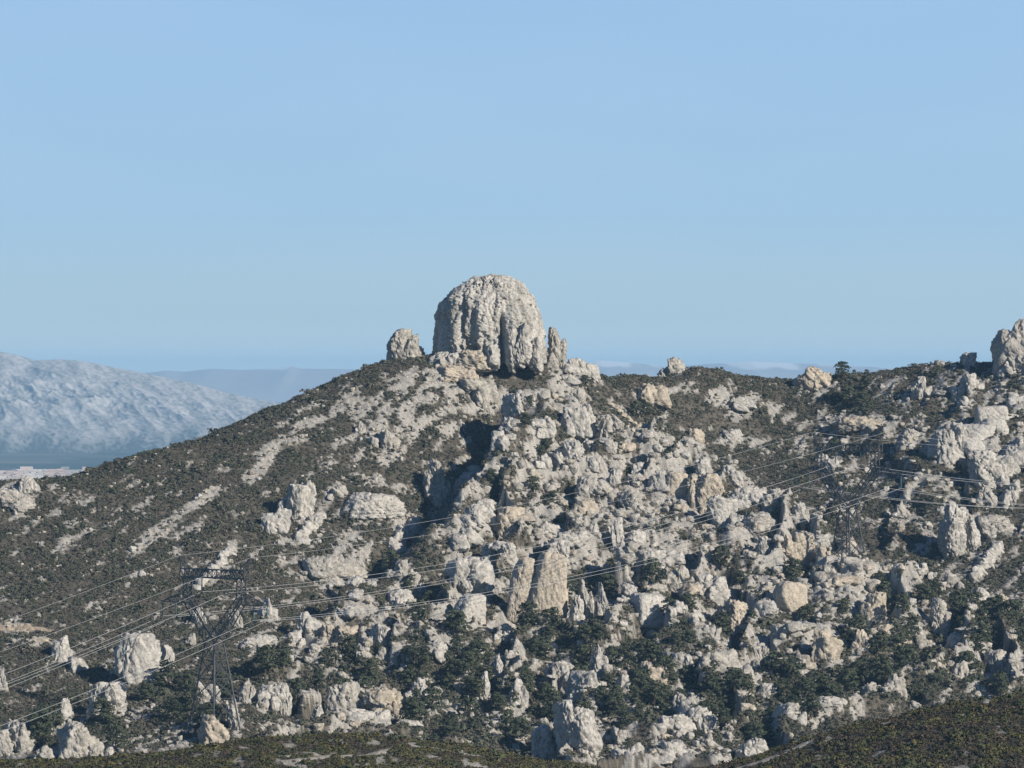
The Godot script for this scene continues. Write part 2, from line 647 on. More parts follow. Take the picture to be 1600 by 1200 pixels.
func near_ground() -> void:
	var nx := 40
	var nz := 60
	var v := PackedVector3Array()
	var c := PackedColorArray()
	for j in nz:
		var d := -60.0 + 762.0 * j / (nz - 1)
		for i in nx:
			var x := (float(i) / (nx - 1) - 0.5) * (120.0 + 0.3 * maxf(d, 0.0))
			var t := smoothstep(0.0, 700.0, d)
			var h := -1.8 - 0.17 * maxf(d, 0.0) * (1.0 - 0.25 * t)
			h = lerpf(h, fore_grid(clampf(x, -150, 150), 700.0) - 1.0, smoothstep(430.0, 700.0, d))
			v.append(Vector3(x, h + relief.get_noise_2d(x, d) * 0.6 * smoothstep(10.0, 60.0, d), -d))
			c.append(ground_tone(x, d, 0.0))
	structure(put("ground", grid_mesh(nx, nz, v, c, mat_ground)), "stony slope below the viewpoint")

func plain_and_ranges() -> void:
	# the plain, out to the horizon
	var nx := 150
	var nz := 160
	var v := PackedVector3Array()
	var c := PackedColorArray()
	var fields := noise(FastNoiseLite.TYPE_CELLULAR, 0.004, 41)
	fields.cellular_return_type = FastNoiseLite.RETURN_CELL_VALUE
	var broad := noise(FastNoiseLite.TYPE_SIMPLEX, 0.0006, 42, 4)
	for j in nz:
		var t := float(j) / (nz - 1)
		var d := 2000.0 + 13000.0 * t + 19000.0 * t * t * t * t * t
		for i in nx:
			var x := (float(i) / (nx - 1) - 0.5) * (600.0 + 0.5 * d)
			v.append(Vector3(x, -236.0 + broad.get_noise_2d(x * 0.5, d * 0.5) * 6.0, -d))
			var f := fields.get_noise_2d(x, d * 0.35)
			var col := Color(0.05, 0.06, 0.045).lerp(Color(0.15, 0.14, 0.11), clampf(f * 0.9 - 0.1 + broad.get_noise_2d(x, d) * 0.8, 0.0, 1.0))
			c.append(col)
	structure(put("plain", grid_mesh(nx, nz, v, c, mat_plain)), "distant plain with fields at the foot of the hazy mountain")
	mountain_range("far_mountain", [-90, 529, -60, 535, 0, 549, 30, 555, 55, 563, 95, 561, 130, 564, 180, 574, 230, 584, 300, 598, 350, 612, 400, 623, 440, 630, 520, 645, 620, 662, 800, 690], 19000.0, 16400.0, 704.0, 560, 220, 0, "hazy blue limestone mountain beyond the plain, falling to the right")
	mountain_range("far_range", [-300, 600, 0, 592, 100, 588, 180, 585, 235, 581, 262, 578, 290, 580, 330, 575, 380, 577, 430, 575, 455, 571, 470, 575, 560, 576, 700, 578, 850, 572, 905, 566, 935, 562, 965, 564, 1000, 567, 1040, 572, 1130, 566, 1170, 563, 1210, 565, 1260, 567, 1320, 570, 1420, 576, 1600, 584, 1900, 600], 33000.0, 30500.0, 628.0, 500, 40, 1, "very far pale blue mountain range with snow on its tops")
	town()

func mountain_range(called: String, line: Array, far_d: float, near_d: float, foot_py: float, nx: int, nz: int, snow: int, label: String) -> void:
	var ridge := noise(FastNoiseLite.TYPE_SIMPLEX, 5.0 / far_d * (1.0 if snow else 11.0), 51 + snow, 5)
	ridge.fractal_type = FastNoiseLite.FRACTAL_RIDGED
	var strata := noise(FastNoiseLite.TYPE_SIMPLEX, 0.006, 54, 5)
	var mottle := noise(FastNoiseLite.TYPE_SIMPLEX, 0.042 if snow == 0 else 0.0022, 53, 4)
	var v := PackedVector3Array()
	var c := PackedColorArray()
	var px0: float = line[0]
	var px1: float = line[line.size() - 2]
	for j in nz:
		var t := float(j) / (nz - 1) * 1.12
		var d := lerpf(near_d, far_d, t)
		for i in nx:
			var px := lerpf(px0, px1, float(i) / (nx - 1))
			var k := 0
			while k < line.size() - 4 and line[k + 2] < px:
				k += 2
			var f := clampf((px - line[k]) / (line[k + 2] - line[k]), 0.0, 1.0)
			var top: float = (600.0 - lerpf(line[k + 1], line[k + 3], f)) / FOCAL * far_d
			var low := -236.0 if snow == 0 else (600.0 - foot_py) / FOCAL * near_d
			var x := (px - 800.0) / FOCAL * far_d
			var rise := pow(t, 0.75) if t < 1.0 else 1.0 - (t - 1.0) * 4.0
			var body := (ridge.get_noise_2d(x + 0.25 * d * (1.0 - snow), d * (0.8 if snow else 0.30)) - 0.1) * (1.0 - absf(2.0 * clampf(t, 0, 1) - 1.0)) * (top - low)
			var h := low + (top - low) * rise + body * (0.115 if snow == 0 else 0.2)
			h = minf(h, top + (0.0 if t < 0.98 else 0.0))
			v.append(Vector3(x, h, -d))
			var m := mottle.get_noise_2d(x + h * 0.7, d * 0.12 + h * 0.6)
			if snow == 0:
				var veg := clampf(0.46 + m * 0.6 + strata.get_noise_2d(x * 3.0 + h * 5.0, h * 1.2 - x * 0.4) * 0.6 - clampf((h - low) / 300.0, 0.0, 1.0) * 0.12, 0.0, 1.0)
				# scrub and woods thicken towards the plain
				var foot := smoothstep(5.0, 80.0, h - low + m * 60.0 + strata.get_noise_2d(x, 90.0) * 50.0)
				c.append(Color(0.06, 0.07, 0.055).lerp(Color(0.39, 0.37, 0.345).lerp(Color(0.16, 0.165, 0.145), veg), foot))
			else:
				var line_h := (600.0 - 574.0) / FOCAL * far_d
				c.append(Color(0.33, 0.325, 0.31).lerp(Color(0.62, 0.62, 0.62), smoothstep(0.0, 30.0, h - line_h + m * 60.0)))
	structure(put(called, grid_mesh(nx, nz, v, c, mat_plain)), label)

func town() -> void:
	# low pale buildings on the plain, a few pixels each
	var box := BoxMesh.new()
	box.size = Vector3(1, 1, 1)
	box.material = mat_plain
	var mm := MultiMesh.new()
	mm.transform_format = MultiMesh.TRANSFORM_3D
	mm.use_colors = true
	mm.mesh = box
	mm.instance_count = 320
	for i in 320:
		var d := 12100.0 + rng.randfn() * 420.0 + 250.0 * sin(i * 0.7)
		var px: float = rng.randf_range(-40.0, 160.0) if i % 3 == 0 else [25.0, 48.0, 88.0, 120.0][i % 4] + rng.randfn() * 9.0
		var s := rng.randf_range(7.0, 24.0)
		mm.set_instance_transform(i, Transform3D(Basis(Vector3.UP, rng.randf() * 0.5).scaled_local(Vector3(s * rng.randf_range(1.0, 2.2), rng.randf_range(5.0, 13.0), s)), Vector3((px - 800.0) / FOCAL * d, -232.0, -d)))
		mm.set_instance_color(i, [Color(0.42, 0.34, 0.28), Color(0.46, 0.42, 0.37), Color(0.36, 0.26, 0.21), Color(0.28, 0.26, 0.23)][i % 4])
	var o := MultiMeshInstance3D.new()
	o.name = "distant_town"
	o.multimesh = mm
	o.set_meta("kind", "stuff")
	tag(o, "strip of pale pinkish buildings on the distant plain", "town")
	add_child(o, true)

# ------------------------------------------------------------------ rock
var shapes := {}

func make_rock_shapes() -> void:
	for k in 9:
		shapes["boulder%d" % k] = rock_shape(100 + k, 18, 0)
	for k in 8:
		shapes["fissured%d" % k] = rock_shape(200 + k, 20, 1)
	for k in 6:
		shapes["slab%d" % k] = rock_shape(300 + k, 16, 2)
	for k in 8:
		shapes["small%d" % k] = rock_shape(400 + k, 6, 3)

func rock_shape(sd: int, n: int, kind: int) -> ArrayMesh:
	# a chiselled lump of about unit radius: soft planes, then fissures and grain
	var r := RandomNumberGenerator.new()
	r.seed = sd
	var planes: PackedVector3Array = []
	var count := 13 if kind != 3 else 9
	for i in count:
		var v := Vector3(r.randfn(), r.randfn() * (0.7 if kind == 1 else 1.0), r.randfn()).normalized()
		planes.append(v / r.randf_range(0.72, 1.0))
	for v in [Vector3.UP, Vector3.DOWN, Vector3.LEFT, Vector3.RIGHT, Vector3.FORWARD, Vector3.BACK]:
		planes.append(v)
	var off := Vector3(r.randf(), r.randf(), r.randf()) * 90.0
	var st := SurfaceTool.new()
	st.begin(Mesh.PRIMITIVE_TRIANGLES)
	st.set_smooth_group(0)
	var power := 14.0 if kind != 0 else 9.0
	var fy := 0.7 if kind == 1 else (1.5 if kind == 2 else 0.9)
	var row := n + 1
	for f in 6:
		for j in row:
			for i in row:
				var a := 2.0 * i / n - 1.0
				var b := 2.0 * j / n - 1.0
				var v: Vector3 = [Vector3(1, a, b), Vector3(-1, b, a), Vector3(b, 1, a), Vector3(a, -1, b), Vector3(a, b, 1), Vector3(b, a, -1)][f]
				v = v.normalized()
				var s := 0.0
				for q in planes:
					var t := v.dot(q)
					if t > 0.05:
						s += pow(t, power)
				var p := v * pow(s, -1.0 / power)
				var q3 := p + off
				var c := Vector3(q3.x, q3.y * fy, q3.z)
				var m := 1.0
				var g1 := c * 1.9
				m += rough.get_noise_3d(c.x * 5.0, c.y * 5.0, c.z * 5.0) * 0.26
				if kind != 3:
					var gap := cell_edge.get_noise_3d(g1.x, g1.y, g1.z) + 1.0
					m -= (1.0 - smoothstep(0.0, 0.20, gap)) * 0.10
					var g2 := c * 4.3
					gap = cell_edge.get_noise_3d(g2.x, g2.y, g2.z) + 1.0
					m -= (1.0 - smoothstep(0.0, 0.25, gap)) * 0.04
					m += rough.get_noise_3d(c.x * 17.0, c.y * 17.0, c.z * 17.0) * 0.06
				if kind == 2:
					m += 0.05 * (fposmod(q3.y * 3.2 + rough.get_noise_3d(q3.x * 3.0, 0.0, q3.z * 3.0), 1.0) - 0.5)
				var tone := clampf(0.42 + rough.get_noise_3d(q3.x * 4.0 + 31.0, q3.y * 4.0, q3.z * 4.0) * 1.5, 0.0, 1.0)
				st.set_color(ROCK.lerp(ROCK_DIM, tone))
				st.add_vertex(p * m)
		for j in n:
			for i in n:
				var o := f * row * row + j * row + i
				for k in [0, 1, row, 1, row + 1, row]:
					st.add_index(o + k)
	st.generate_normals()
	return st.commit()

var crevices: Array = []

func lump(r: RandomNumberGenerator, half: Vector3, kind: String) -> ArrayMesh:
	# one weathered rock: soft planes make its outline, then joints and grain measured in metres
	var planes: PackedVector3Array = []
	for i in (11 if kind != "smooth" else 6):
		planes.append(Vector3(r.randfn(), r.randfn() * 0.9, r.randfn()).normalized() / (r.randf_range(0.66, 1.0) if kind != "smooth" else r.randf_range(0.86, 1.1)))
	for v in [Vector3.UP, Vector3.DOWN, Vector3.LEFT, Vector3.RIGHT, Vector3.FORWARD, Vector3.BACK]:
		planes.append(v / r.randf_range(0.9, 1.04))
	var off := Vector3(r.randf(), r.randf(), r.randf()) * 400.0
	half *= Vector3(1.2, 1.08, 1.2)
	var flare := r.randf_range(0.10, 0.30) if kind != "spire" else r.randf_range(0.35, 0.6)
	var shift := Vector2(r.randf_range(-0.18, 0.18), r.randf_range(-0.42, -0.08))
	var power := 12.0 if kind != "boulder" else r.randf_range(6.0, 10.0)
	var fy := 0.6 if kind in ["fissured", "spire"] else (1.7 if kind == "slab" else 0.95)
	var amp := clampf(minf(half.x, minf(half.y, half.z)) * 0.26, 0.08, 0.85)
	if kind == "blocky":
		flare = r.randf_range(-0.02, 0.10)
		shift *= 0.4
		power = 18.0
	if kind == "smooth":
		amp *= 0.45
		flare = r.randf_range(0.02, 0.10)
		power = 9.0
		shift *= 0.6
	var n := clampi(int(2.7 * maxf(half.x, half.y)), 5, 19 if kind != "smooth" else 30)
	var row := n + 1
	var st := SurfaceTool.new()
	st.begin(Mesh.PRIMITIVE_TRIANGLES)
	st.set_smooth_group(0)
	for f in 6:
		for j in row:
			for i in row:
				var a := 2.0 * i / n - 1.0
				var b := 2.0 * j / n - 1.0
				var v: Vector3 = [Vector3(1, a, b), Vector3(-1, b, a), Vector3(b, 1, a), Vector3(a, -1, b), Vector3(a, b, 1), Vector3(b, a, -1)][f]
				v = v.normalized()
				var s := 0.0
				for q in planes:
					var t := v.dot(q)
					if t > 0.25:
						s += pow(t, power)
				var p := v * pow(s, -1.0 / power)
				var wide := 1.06 - flare * p.y
				p = Vector3(p.x * wide + shift.x * p.y, p.y, p.z * wide + shift.y * p.y)
				var out := Vector3(p.x / half.x, p.y / half.y, p.z / half.z).normalized()
				p *= half
				var c := Vector3(p.x, p.y * fy, p.z) + off
				var m := rough.get_noise_3d(c.x * 1.5, c.y * 1.5, c.z * 1.5) * 1.0
				var gap := cell_edge.get_noise_3d(c.x * 0.40, c.y * 0.40, c.z * 0.40) + 1.0
				m -= (1.0 - smoothstep(0.0, 0.16, gap)) * 1.0
				gap = cell_edge.get_noise_3d(c.x * 1.0, c.y * 1.0, c.z * 1.0) + 1.0
				m -= (1.0 - smoothstep(0.0, 0.22, gap)) * (0.38 if kind != "smooth" else 0.0)
				m += rough.get_noise_3d(c.x * 5.5, c.y * 5.5, c.z * 5.5) * (0.24 if kind != "smooth" else 0.05)
				var tone := clampf(0.36 + rough.get_noise_3d(c.x * 1.1 + 31.0, c.y * 1.1, c.z * 1.1) * 1.4, 0.0, 1.0)
				if kind == "smooth":
					tone *= 0.35
				st.set_color(ROCK.lerp(ROCK_DIM, tone))
				st.add_vertex(p + out * m * amp)
		for j in n:
			for i in n:
				var o := f * row * row + j * row + i
				for k in [0, 1, row, 1, row + 1, row]:
					st.add_index(o + k)
	st.generate_normals()
	return st.commit()

func block(root: Node3D, called: String, kind: String, u: float, v: float, half_w: float, half_d: float, top: float, r: RandomNumberGenerator, lean: float, m: Material) -> void:
	# one rock of an outcrop: U, V in metres from the root across and towards the viewer, TOP in metres above the root
	var x := root.position.x + u
	var d := -root.position.z - v
	var g := land(x, d) - root.position.y
	if top < g + 0.4:
		top = g + 0.4 + r.randf() * 0.5
	var bottom := g - 0.16 * (top - g) - 0.35 * half_d - 0.3
	var sy := (top - bottom) * 0.5
	var o := put(called, lump(r, Vector3(half_w, sy, half_d), kind), root, m)
	o.transform = Transform3D(Basis(Vector3.BACK, lean) * Basis(Vector3.UP, r.randf_range(-0.2, 0.55)), Vector3(u, (top + bottom) * 0.5, v))
	# small plants hold on in its joints
	var place := root.transform * o.transform
	var arr := o.mesh.surface_get_arrays(0)
	var vs: PackedVector3Array = arr[Mesh.ARRAY_VERTEX]
	var ns: PackedVector3Array = arr[Mesh.ARRAY_NORMAL]
	for i in int(3.0 + half_w * sy * 0.9):
		var k := r.randi() % vs.size()
		var up := (place.basis * ns[k]).y
		if up > 0.25 and r.randf() < 0.25 + up * 0.5:
			crevices.append([place * vs[k], r.randf_range(0.14, 0.42)])

func outcrop(px: float, py: float, w: float, h: float, style: String, label: String, short := "", m: Material = null) -> Node3D:
	# PX, PY: the middle of its foot; W, H: how wide and tall it is seen
	var base := land_point(px, py)
	var d := -base.z
	var ww := w * d / FOCAL
	d += ww * 0.22
	var x := (px - 800.0) / FOCAL * d
	var root := Node3D.new()
	root.name = {"tor": "rock_outcrop", "pinnacle": "rock_pinnacle", "boulder": "boulder", "slab": "rock_slab", "crag": "rock_crag", "twin": "rock_crag", "egg": "boulder", "step": "rock_outcrop"}[style]
	var g := land(x, d)
	root.position = Vector3(x, g, -d)
	if planning:
		stroke(rgrid, Vector2(x - ww * 0.2, d - ww * 0.25), Vector2(x + ww * 0.2, d - ww * 0.25), ww * 0.34 + 0.5, 0.42, false)
		root.free()
		return null
	add_child(root, true)
	var top := maxf((600.0 - py + h) / FOCAL * d - g, 0.32 * h * d / FOCAL)
	var r := RandomNumberGenerator.new()
	r.seed = int(px * 131.0 + py * 17.0)
	if m == null:
		m = mat_rock if r.randf() < 0.7 else mat_rock_grey
	var part := "boulder"
	match style:
		"boulder":
			block(root, part, "boulder", 0, 0, ww * 0.5, ww * 0.42, top, r, r.randf_range(-0.1, 0.1), m)
			if ww > 5.0:
				block(root, part, "boulder", ww * r.randf_range(-0.4, 0.4), ww * 0.3, ww * 0.2, ww * 0.2, top * 0.4, r, 0.1, m)
		"slab":
			block(root, "slab", "slab", 0, 0, ww * 0.5, ww * 0.36, top, r, r.randf_range(-0.12, 0.12), m)
			block(root, "slab", "slab", ww * r.randf_range(-0.25, 0.25), ww * 0.2, ww * 0.3, ww * 0.25, top * 0.6, r, r.randf_range(-0.1, 0.1), m)
		"pinnacle":
			part = "spire"
			var side := -1.0 if r.randf() < 0.5 else 1.0
			block(root, part, "spire", 0, 0, ww * 0.36, ww * 0.34, top, r, r.randf_range(-0.08, 0.08), m)
			block(root, part, "spire", ww * 0.26 * side, ww * 0.1, ww * 0.22, ww * 0.24, top * 0.72, r, -0.12 * side, m)
			block(root, "boulder", "boulder", -ww * 0.3 * side, ww * 0.15, ww * 0.2, ww * 0.2, top * 0.42, r, 0.1 * side, m)
			if ww > 6.0:
				block(root, "boulder", "boulder", ww * r.randf_range(-0.15, 0.15), ww * 0.3, ww * 0.25, ww * 0.2, top * 0.3, r, 0.0, m)
		"egg":
			block(root, part, "smooth", 0, 0, ww * 0.45, ww * 0.40, top, r, r.randf_range(-0.12, 0.02), m)
			block(root, part, "boulder", ww * r.randf_range(0.3, 0.45), -ww * 0.1, ww * 0.2, ww * 0.2, top * 0.45, r, 0.1, m)
		"step":
			block(root, part, "blocky", -ww * 0.20, 0, ww * 0.27, ww * 0.28, top, r, 0.0, m)
			block(root, part, "blocky", ww * 0.10, 0, ww * 0.24, ww * 0.26, top * 0.84, r, 0.0, m)
			block(root, part, "boulder", ww * 0.28, 0, ww * 0.2, ww * 0.24, top * 0.45, r, -0.15, m)
		"twin":
			block(root, "slab", "smooth", -ww * 0.30, -ww * 0.02, ww * 0.19, ww * 0.26, top * 0.97, r, -0.07, m)
			block(root, "slab", "smooth", ww * 0.15, ww * 0.04, ww * 0.31, ww * 0.30, top, r, -0.09, m)
			block(root, "flake", "smooth", ww * 0.42, ww * 0.12, ww * 0.10, ww * 0.14, top * 0.5, r, -0.12, m)
		"crag":
			# a broad wall of upright ribs standing side by side
			var k := clampi(int(ww / 3.8), 2, 4)
			for i in k:
				var f := (i + 0.5) / k * 2.0 - 1.0
				var t := top * (1.0 - 0.35 * f * f) * r.randf_range(0.7, 1.08)
				block(root, "rib", ["fissured", "blocky", "boulder", "blocky"][r.randi() % 4], f * ww * 0.30, ww * r.randf_range(-0.14, 0.16), ww * r.randf_range(0.62, 0.95) / k, ww * r.randf_range(0.24, 0.38), t, r, r.randf_range(-0.1, 0.1), m)
			for i in 2:
				block(root, "boulder", "boulder", ww * r.randf_range(-0.4, 0.4), ww * r.randf_range(0.18, 0.3), ww * r.randf_range(0.1, 0.18), ww * 0.14, top * r.randf_range(0.25, 0.5), r, 0.0, m)
		_:
			# a tor of lumps, tallest in the middle
			var k := clampi(int(ww / 1.7), 3, 8)
			block(root, part, "boulder", ww * r.randf_range(-0.12, 0.12), -ww * 0.05, ww * 0.27, ww * 0.3, top, r, r.randf_range(-0.12, 0.12), m)
			for i in k:
				var f := r.randf_range(-0.4, 0.4)
				var s := ww * r.randf_range(0.11, 0.21)
				var kind: String = ["boulder", "blocky", "blocky", "slab"][r.randi() % 4]
				block(root, part, kind, f * ww, ww * r.randf_range(-0.15, 0.3), s, s, top * (1.0 - absf(f) * 1.3) * r.randf_range(0.55, 0.95), r, r.randf_range(-0.2, 0.2), m)
	tag(root, label, "rock")
	note(root, short if short else "", ww * 0.5)
	return root

func note(root: Node3D, short: String, radius: float) -> void:
	footprints.append(Vector3(root.position.x, -root.position.z, radius))
	if short:
		landmarks.append([pixel(root.position + Vector3(0, radius * 0.5, 0)), short])

func rib(px0: float, py0: float, px1: float, py1: float, w: float, h: float, label: String, short := "", m: Material = null) -> void:
	# a line of rocks standing on each other's shoulders from one place to another
	var a := land_point(px0, py0)
	var b := land_point(px1, py1)
	var root := Node3D.new()
	root.name = "rock_rib"
	var mid := (a + b) * 0.5
	root.position = Vector3(mid.x, land(mid.x, -mid.z), mid.z)
	if planning:
		stroke(rgrid, Vector2(a.x, -a.z), Vector2(b.x, -b.z), w * -mid.z / FOCAL * 0.6, 0.5, false)
		root.free()
		return
	add_child(root, true)
	var r := RandomNumberGenerator.new()
	r.seed = int(px0 * 7.0 + py1 * 13.0)
	if m == null:
		m = mat_rock
	var d := -mid.z
	var ww := w * d / FOCAL
	var hh := h * d / FOCAL
	var run := Vector2(b.x - a.x, b.z - a.z).length()
	var k := clampi(int(run / (ww * 0.42)) + 1, 3, 14)
	for i in k:
		var t := float(i) / (k - 1)
		var p := a.lerp(b, t)
		var x := p.x + r.randf_range(-0.12, 0.12) * ww
		var g := land(x, -p.z)
		var e := 1.0 - 0.35 * absf(2.0 * t - 1.0)
		block(root, "boulder", "smooth" if label.contains("smooth pale rock rib") else ("fissured" if r.randf() < 0.55 else "boulder"), x - root.position.x, p.z - root.position.z, ww * r.randf_range(0.3, 0.5), ww * r.randf_range(0.4, 0.62), g - root.position.y + hh * e * r.randf_range(0.6, 1.0), r, r.randf_range(-0.15, 0.15), m)
		footprints.append(Vector3(x, -p.z, ww * 0.45))
	tag(root, label, "rock")
	if short:
		landmarks.append([pixel(root.position + Vector3(0, 1, 0)), short])

func along(profile: Array, t: float) -> float:
	for i in range(0, profile.size() - 2, 2):
		if t <= profile[i + 2]:
			return lerpf(profile[i + 1], profile[i + 3], clampf((t - profile[i]) / (profile[i + 2] - profile[i]), 0.0, 1.0))
	return profile[profile.size() - 1]

func summit_rock() -> void:
	var d := 1652.0
	var k := d / FOCAL
	var centre := at(768.0, 553.0, d)
	var root := Node3D.new()
	root.name = "summit_rock"
	root.position = centre
	add_child(root, true)
	tag(root, "huge domed limestone rock with fluted sheer sides standing on the summit", "rock")
	note(root, "the summit dome", 22.0)
	var left := [0.0, 93.0, 0.2, 90.0, 0.467, 86.0, 0.656, 78.0, 0.77, 62.0, 0.86, 47.0, 0.943, 30.0, 0.985, 13.0, 1.0, 0.0]
	var right := [0.0, 82.0, 0.12, 81.0, 0.33, 79.5, 0.508, 77.0, 0.67, 70.0, 0.795, 58.0, 0.918, 45.0, 0.984, 26.0, 1.0, 0.0]
	var tall := 123.0 * k
	var nx := 260
	var nz := 120
	var v := PackedVector3Array()
	var c := PackedColorArray()
	for j in nz:
		var f := float(j) / (nz - 1)
		var t := sin(f * PI * 0.5) if f > 0.0 else -0.12
		t = lerpf(f * 1.3, t, smoothstep(0.3, 1.0, f)) - 0.0 if f > 0.02 else -0.12
		t = minf(t, 1.0)
		var la := along(left, t) * k
		var ra := along(right, t) * k
		var za := (la + ra) * 0.42
		for i in nx:
			var th := TAU * i / (nx - 1)
			var cs := cos(th)
			var sn := sin(th)
			var rx := ra if cs > 0.0 else la
			var rr := pow(pow(absf(cs) / maxf(rx, 0.01), 2.5) + pow(absf(sn) / maxf(za, 0.01), 2.5), -1.0 / 2.5)
			var p := Vector3(cs * rr, t * tall, sn * rr)
			var q := p + centre * 0.37
			# flutes run down the wall, fissures break it
			var wall := smoothstep(1.0, 0.72, t)
			var o := rough.get_noise_3d(q.x * 0.42, q.y * 0.10, q.z * 0.42) * 0.9 * (0.35 + 0.65 * wall)
			o += rough.get_noise_3d(q.x * 1.6, q.y * 0.30, q.z * 1.6) * 0.3
			var gap := cell_edge.get_noise_3d(q.x * 0.26, q.y * 0.07, q.z * 0.26) + 1.0
			o -= (1.0 - smoothstep(0.0, 0.18, gap)) * 0.75 * (0.25 + 0.75 * wall)
			gap = cell_edge.get_noise_3d(q.x * 0.62, q.y * 0.3, q.z * 0.62) + 1.0
			o -= (1.0 - smoothstep(0.0, 0.2, gap)) * 0.35
			o += cells.get_noise_3d(q.x * 0.55, q.y * 0.20, q.z * 0.55) * 0.9 + cells.get_noise_3d(q.x * 1.5 + 60.0, q.y * 0.5, q.z * 1.5) * 0.3
			o += rough.get_noise_3d(q.x * 4.5, q.y * 2.2, q.z * 4.5) * 0.2
			if sn > 0.0:
				# the two long clefts and the hollows of the face
				var u := p.x / k + 768.0
				var y := 553.0 - p.y / k
				o -= 4.2 * exp(-pow((u - 785.0 - (y - 520.0) * 0.03) / 2.4, 2.0)) * smoothstep(486.0, 510.0, y)
				o -= 1.8 * exp(-pow((u - 722.0 + (y - 500.0) * 0.06) / 3.4, 2.0)) * smoothstep(452.0, 470.0, y)
				o += 2.6 * exp(-pow((u - 802.0) / 11.0, 2.0)) * smoothstep(478.0, 505.0, y)
				o += 1.8 * exp(-pow((u - 757.0) / 16.0, 2.0)) * smoothstep(455.0, 490.0, y)
				o -= 2.8 * exp(-pow((u - 696.0) / 6.0, 2.0)) * smoothstep(488.0, 505.0, y)
				o -= 1.6 * exp(-pow((u - 738.0) / 6.0, 2.0)) * smoothstep(470.0, 500.0, y)
				o -= 1.5 * smoothstep(538.0, 546.0, y) * exp(-pow((u - 735.0) / 28.0, 2.0))
			var away := Vector3(cs, 0.0, sn).lerp(Vector3.UP, smoothstep(0.75, 1.0, t) * 0.8).normalized()
			v.append(p + away * o)
			var tone := clampf(0.35 + rough.get_noise_3d(q.x * 0.8 + 40.0, q.y * 0.25, q.z * 0.8) * 1.5, 0.0, 1.0)
			c.append(ROCK.lerp(ROCK_DIM, tone))
	# seam: the last column is the first
	for j in nz:
		v[j * nx + nx - 1] = v[j * nx]
		c[j * nx + nx - 1] = c[j * nx]
	var mesh := grid_mesh(nx, nz, v, c, mat_rock)
	put("dome", mesh, root)
	var r := RandomNumberGenerator.new()
	r.seed = 5
	for i in 160:
		var g := r.randi() % v.size()
		if v[g].z > 2.0 and r.randf() < 0.45:
			crevices.append([centre + v[g], r.randf_range(0.16, 0.5)])
	for it in [[814, 553, 26, 46, "buttress"], [799, 550, 18, 36, "buttress"], [690, 566, 30, 20, "buttress"], [706, 567, 20, 16, "buttress"], [770, 557, 22, 18, "buttress"], [836, 548, 20, 20, "buttress"], [735, 556, 60, 12, "ledge"], [752, 562, 40, 12, "ledge"]]:
		var x: float = (it[0] - 768.0) * k
		var z := 17.0 + r.randf() * 1.5 - absf(x) * 0.15
		var hw: float = it[2] * k * 0.5
		var up: float = (553.0 - it[1] + it[3]) * k
		var kind := "fissured" if it[4] == "buttress" else "slab"
		var o := put(it[4], lump(r, Vector3(hw, (up + 6.0) * 0.5, 3.4), kind), root, mat_rock if it[4] == "buttress" else mat_rock_warm)
		o.transform = Transform3D(Basis(Vector3.UP, r.randf_range(-0.3, 0.3)), Vector3(x, (up - 6.0) * 0.5, z))

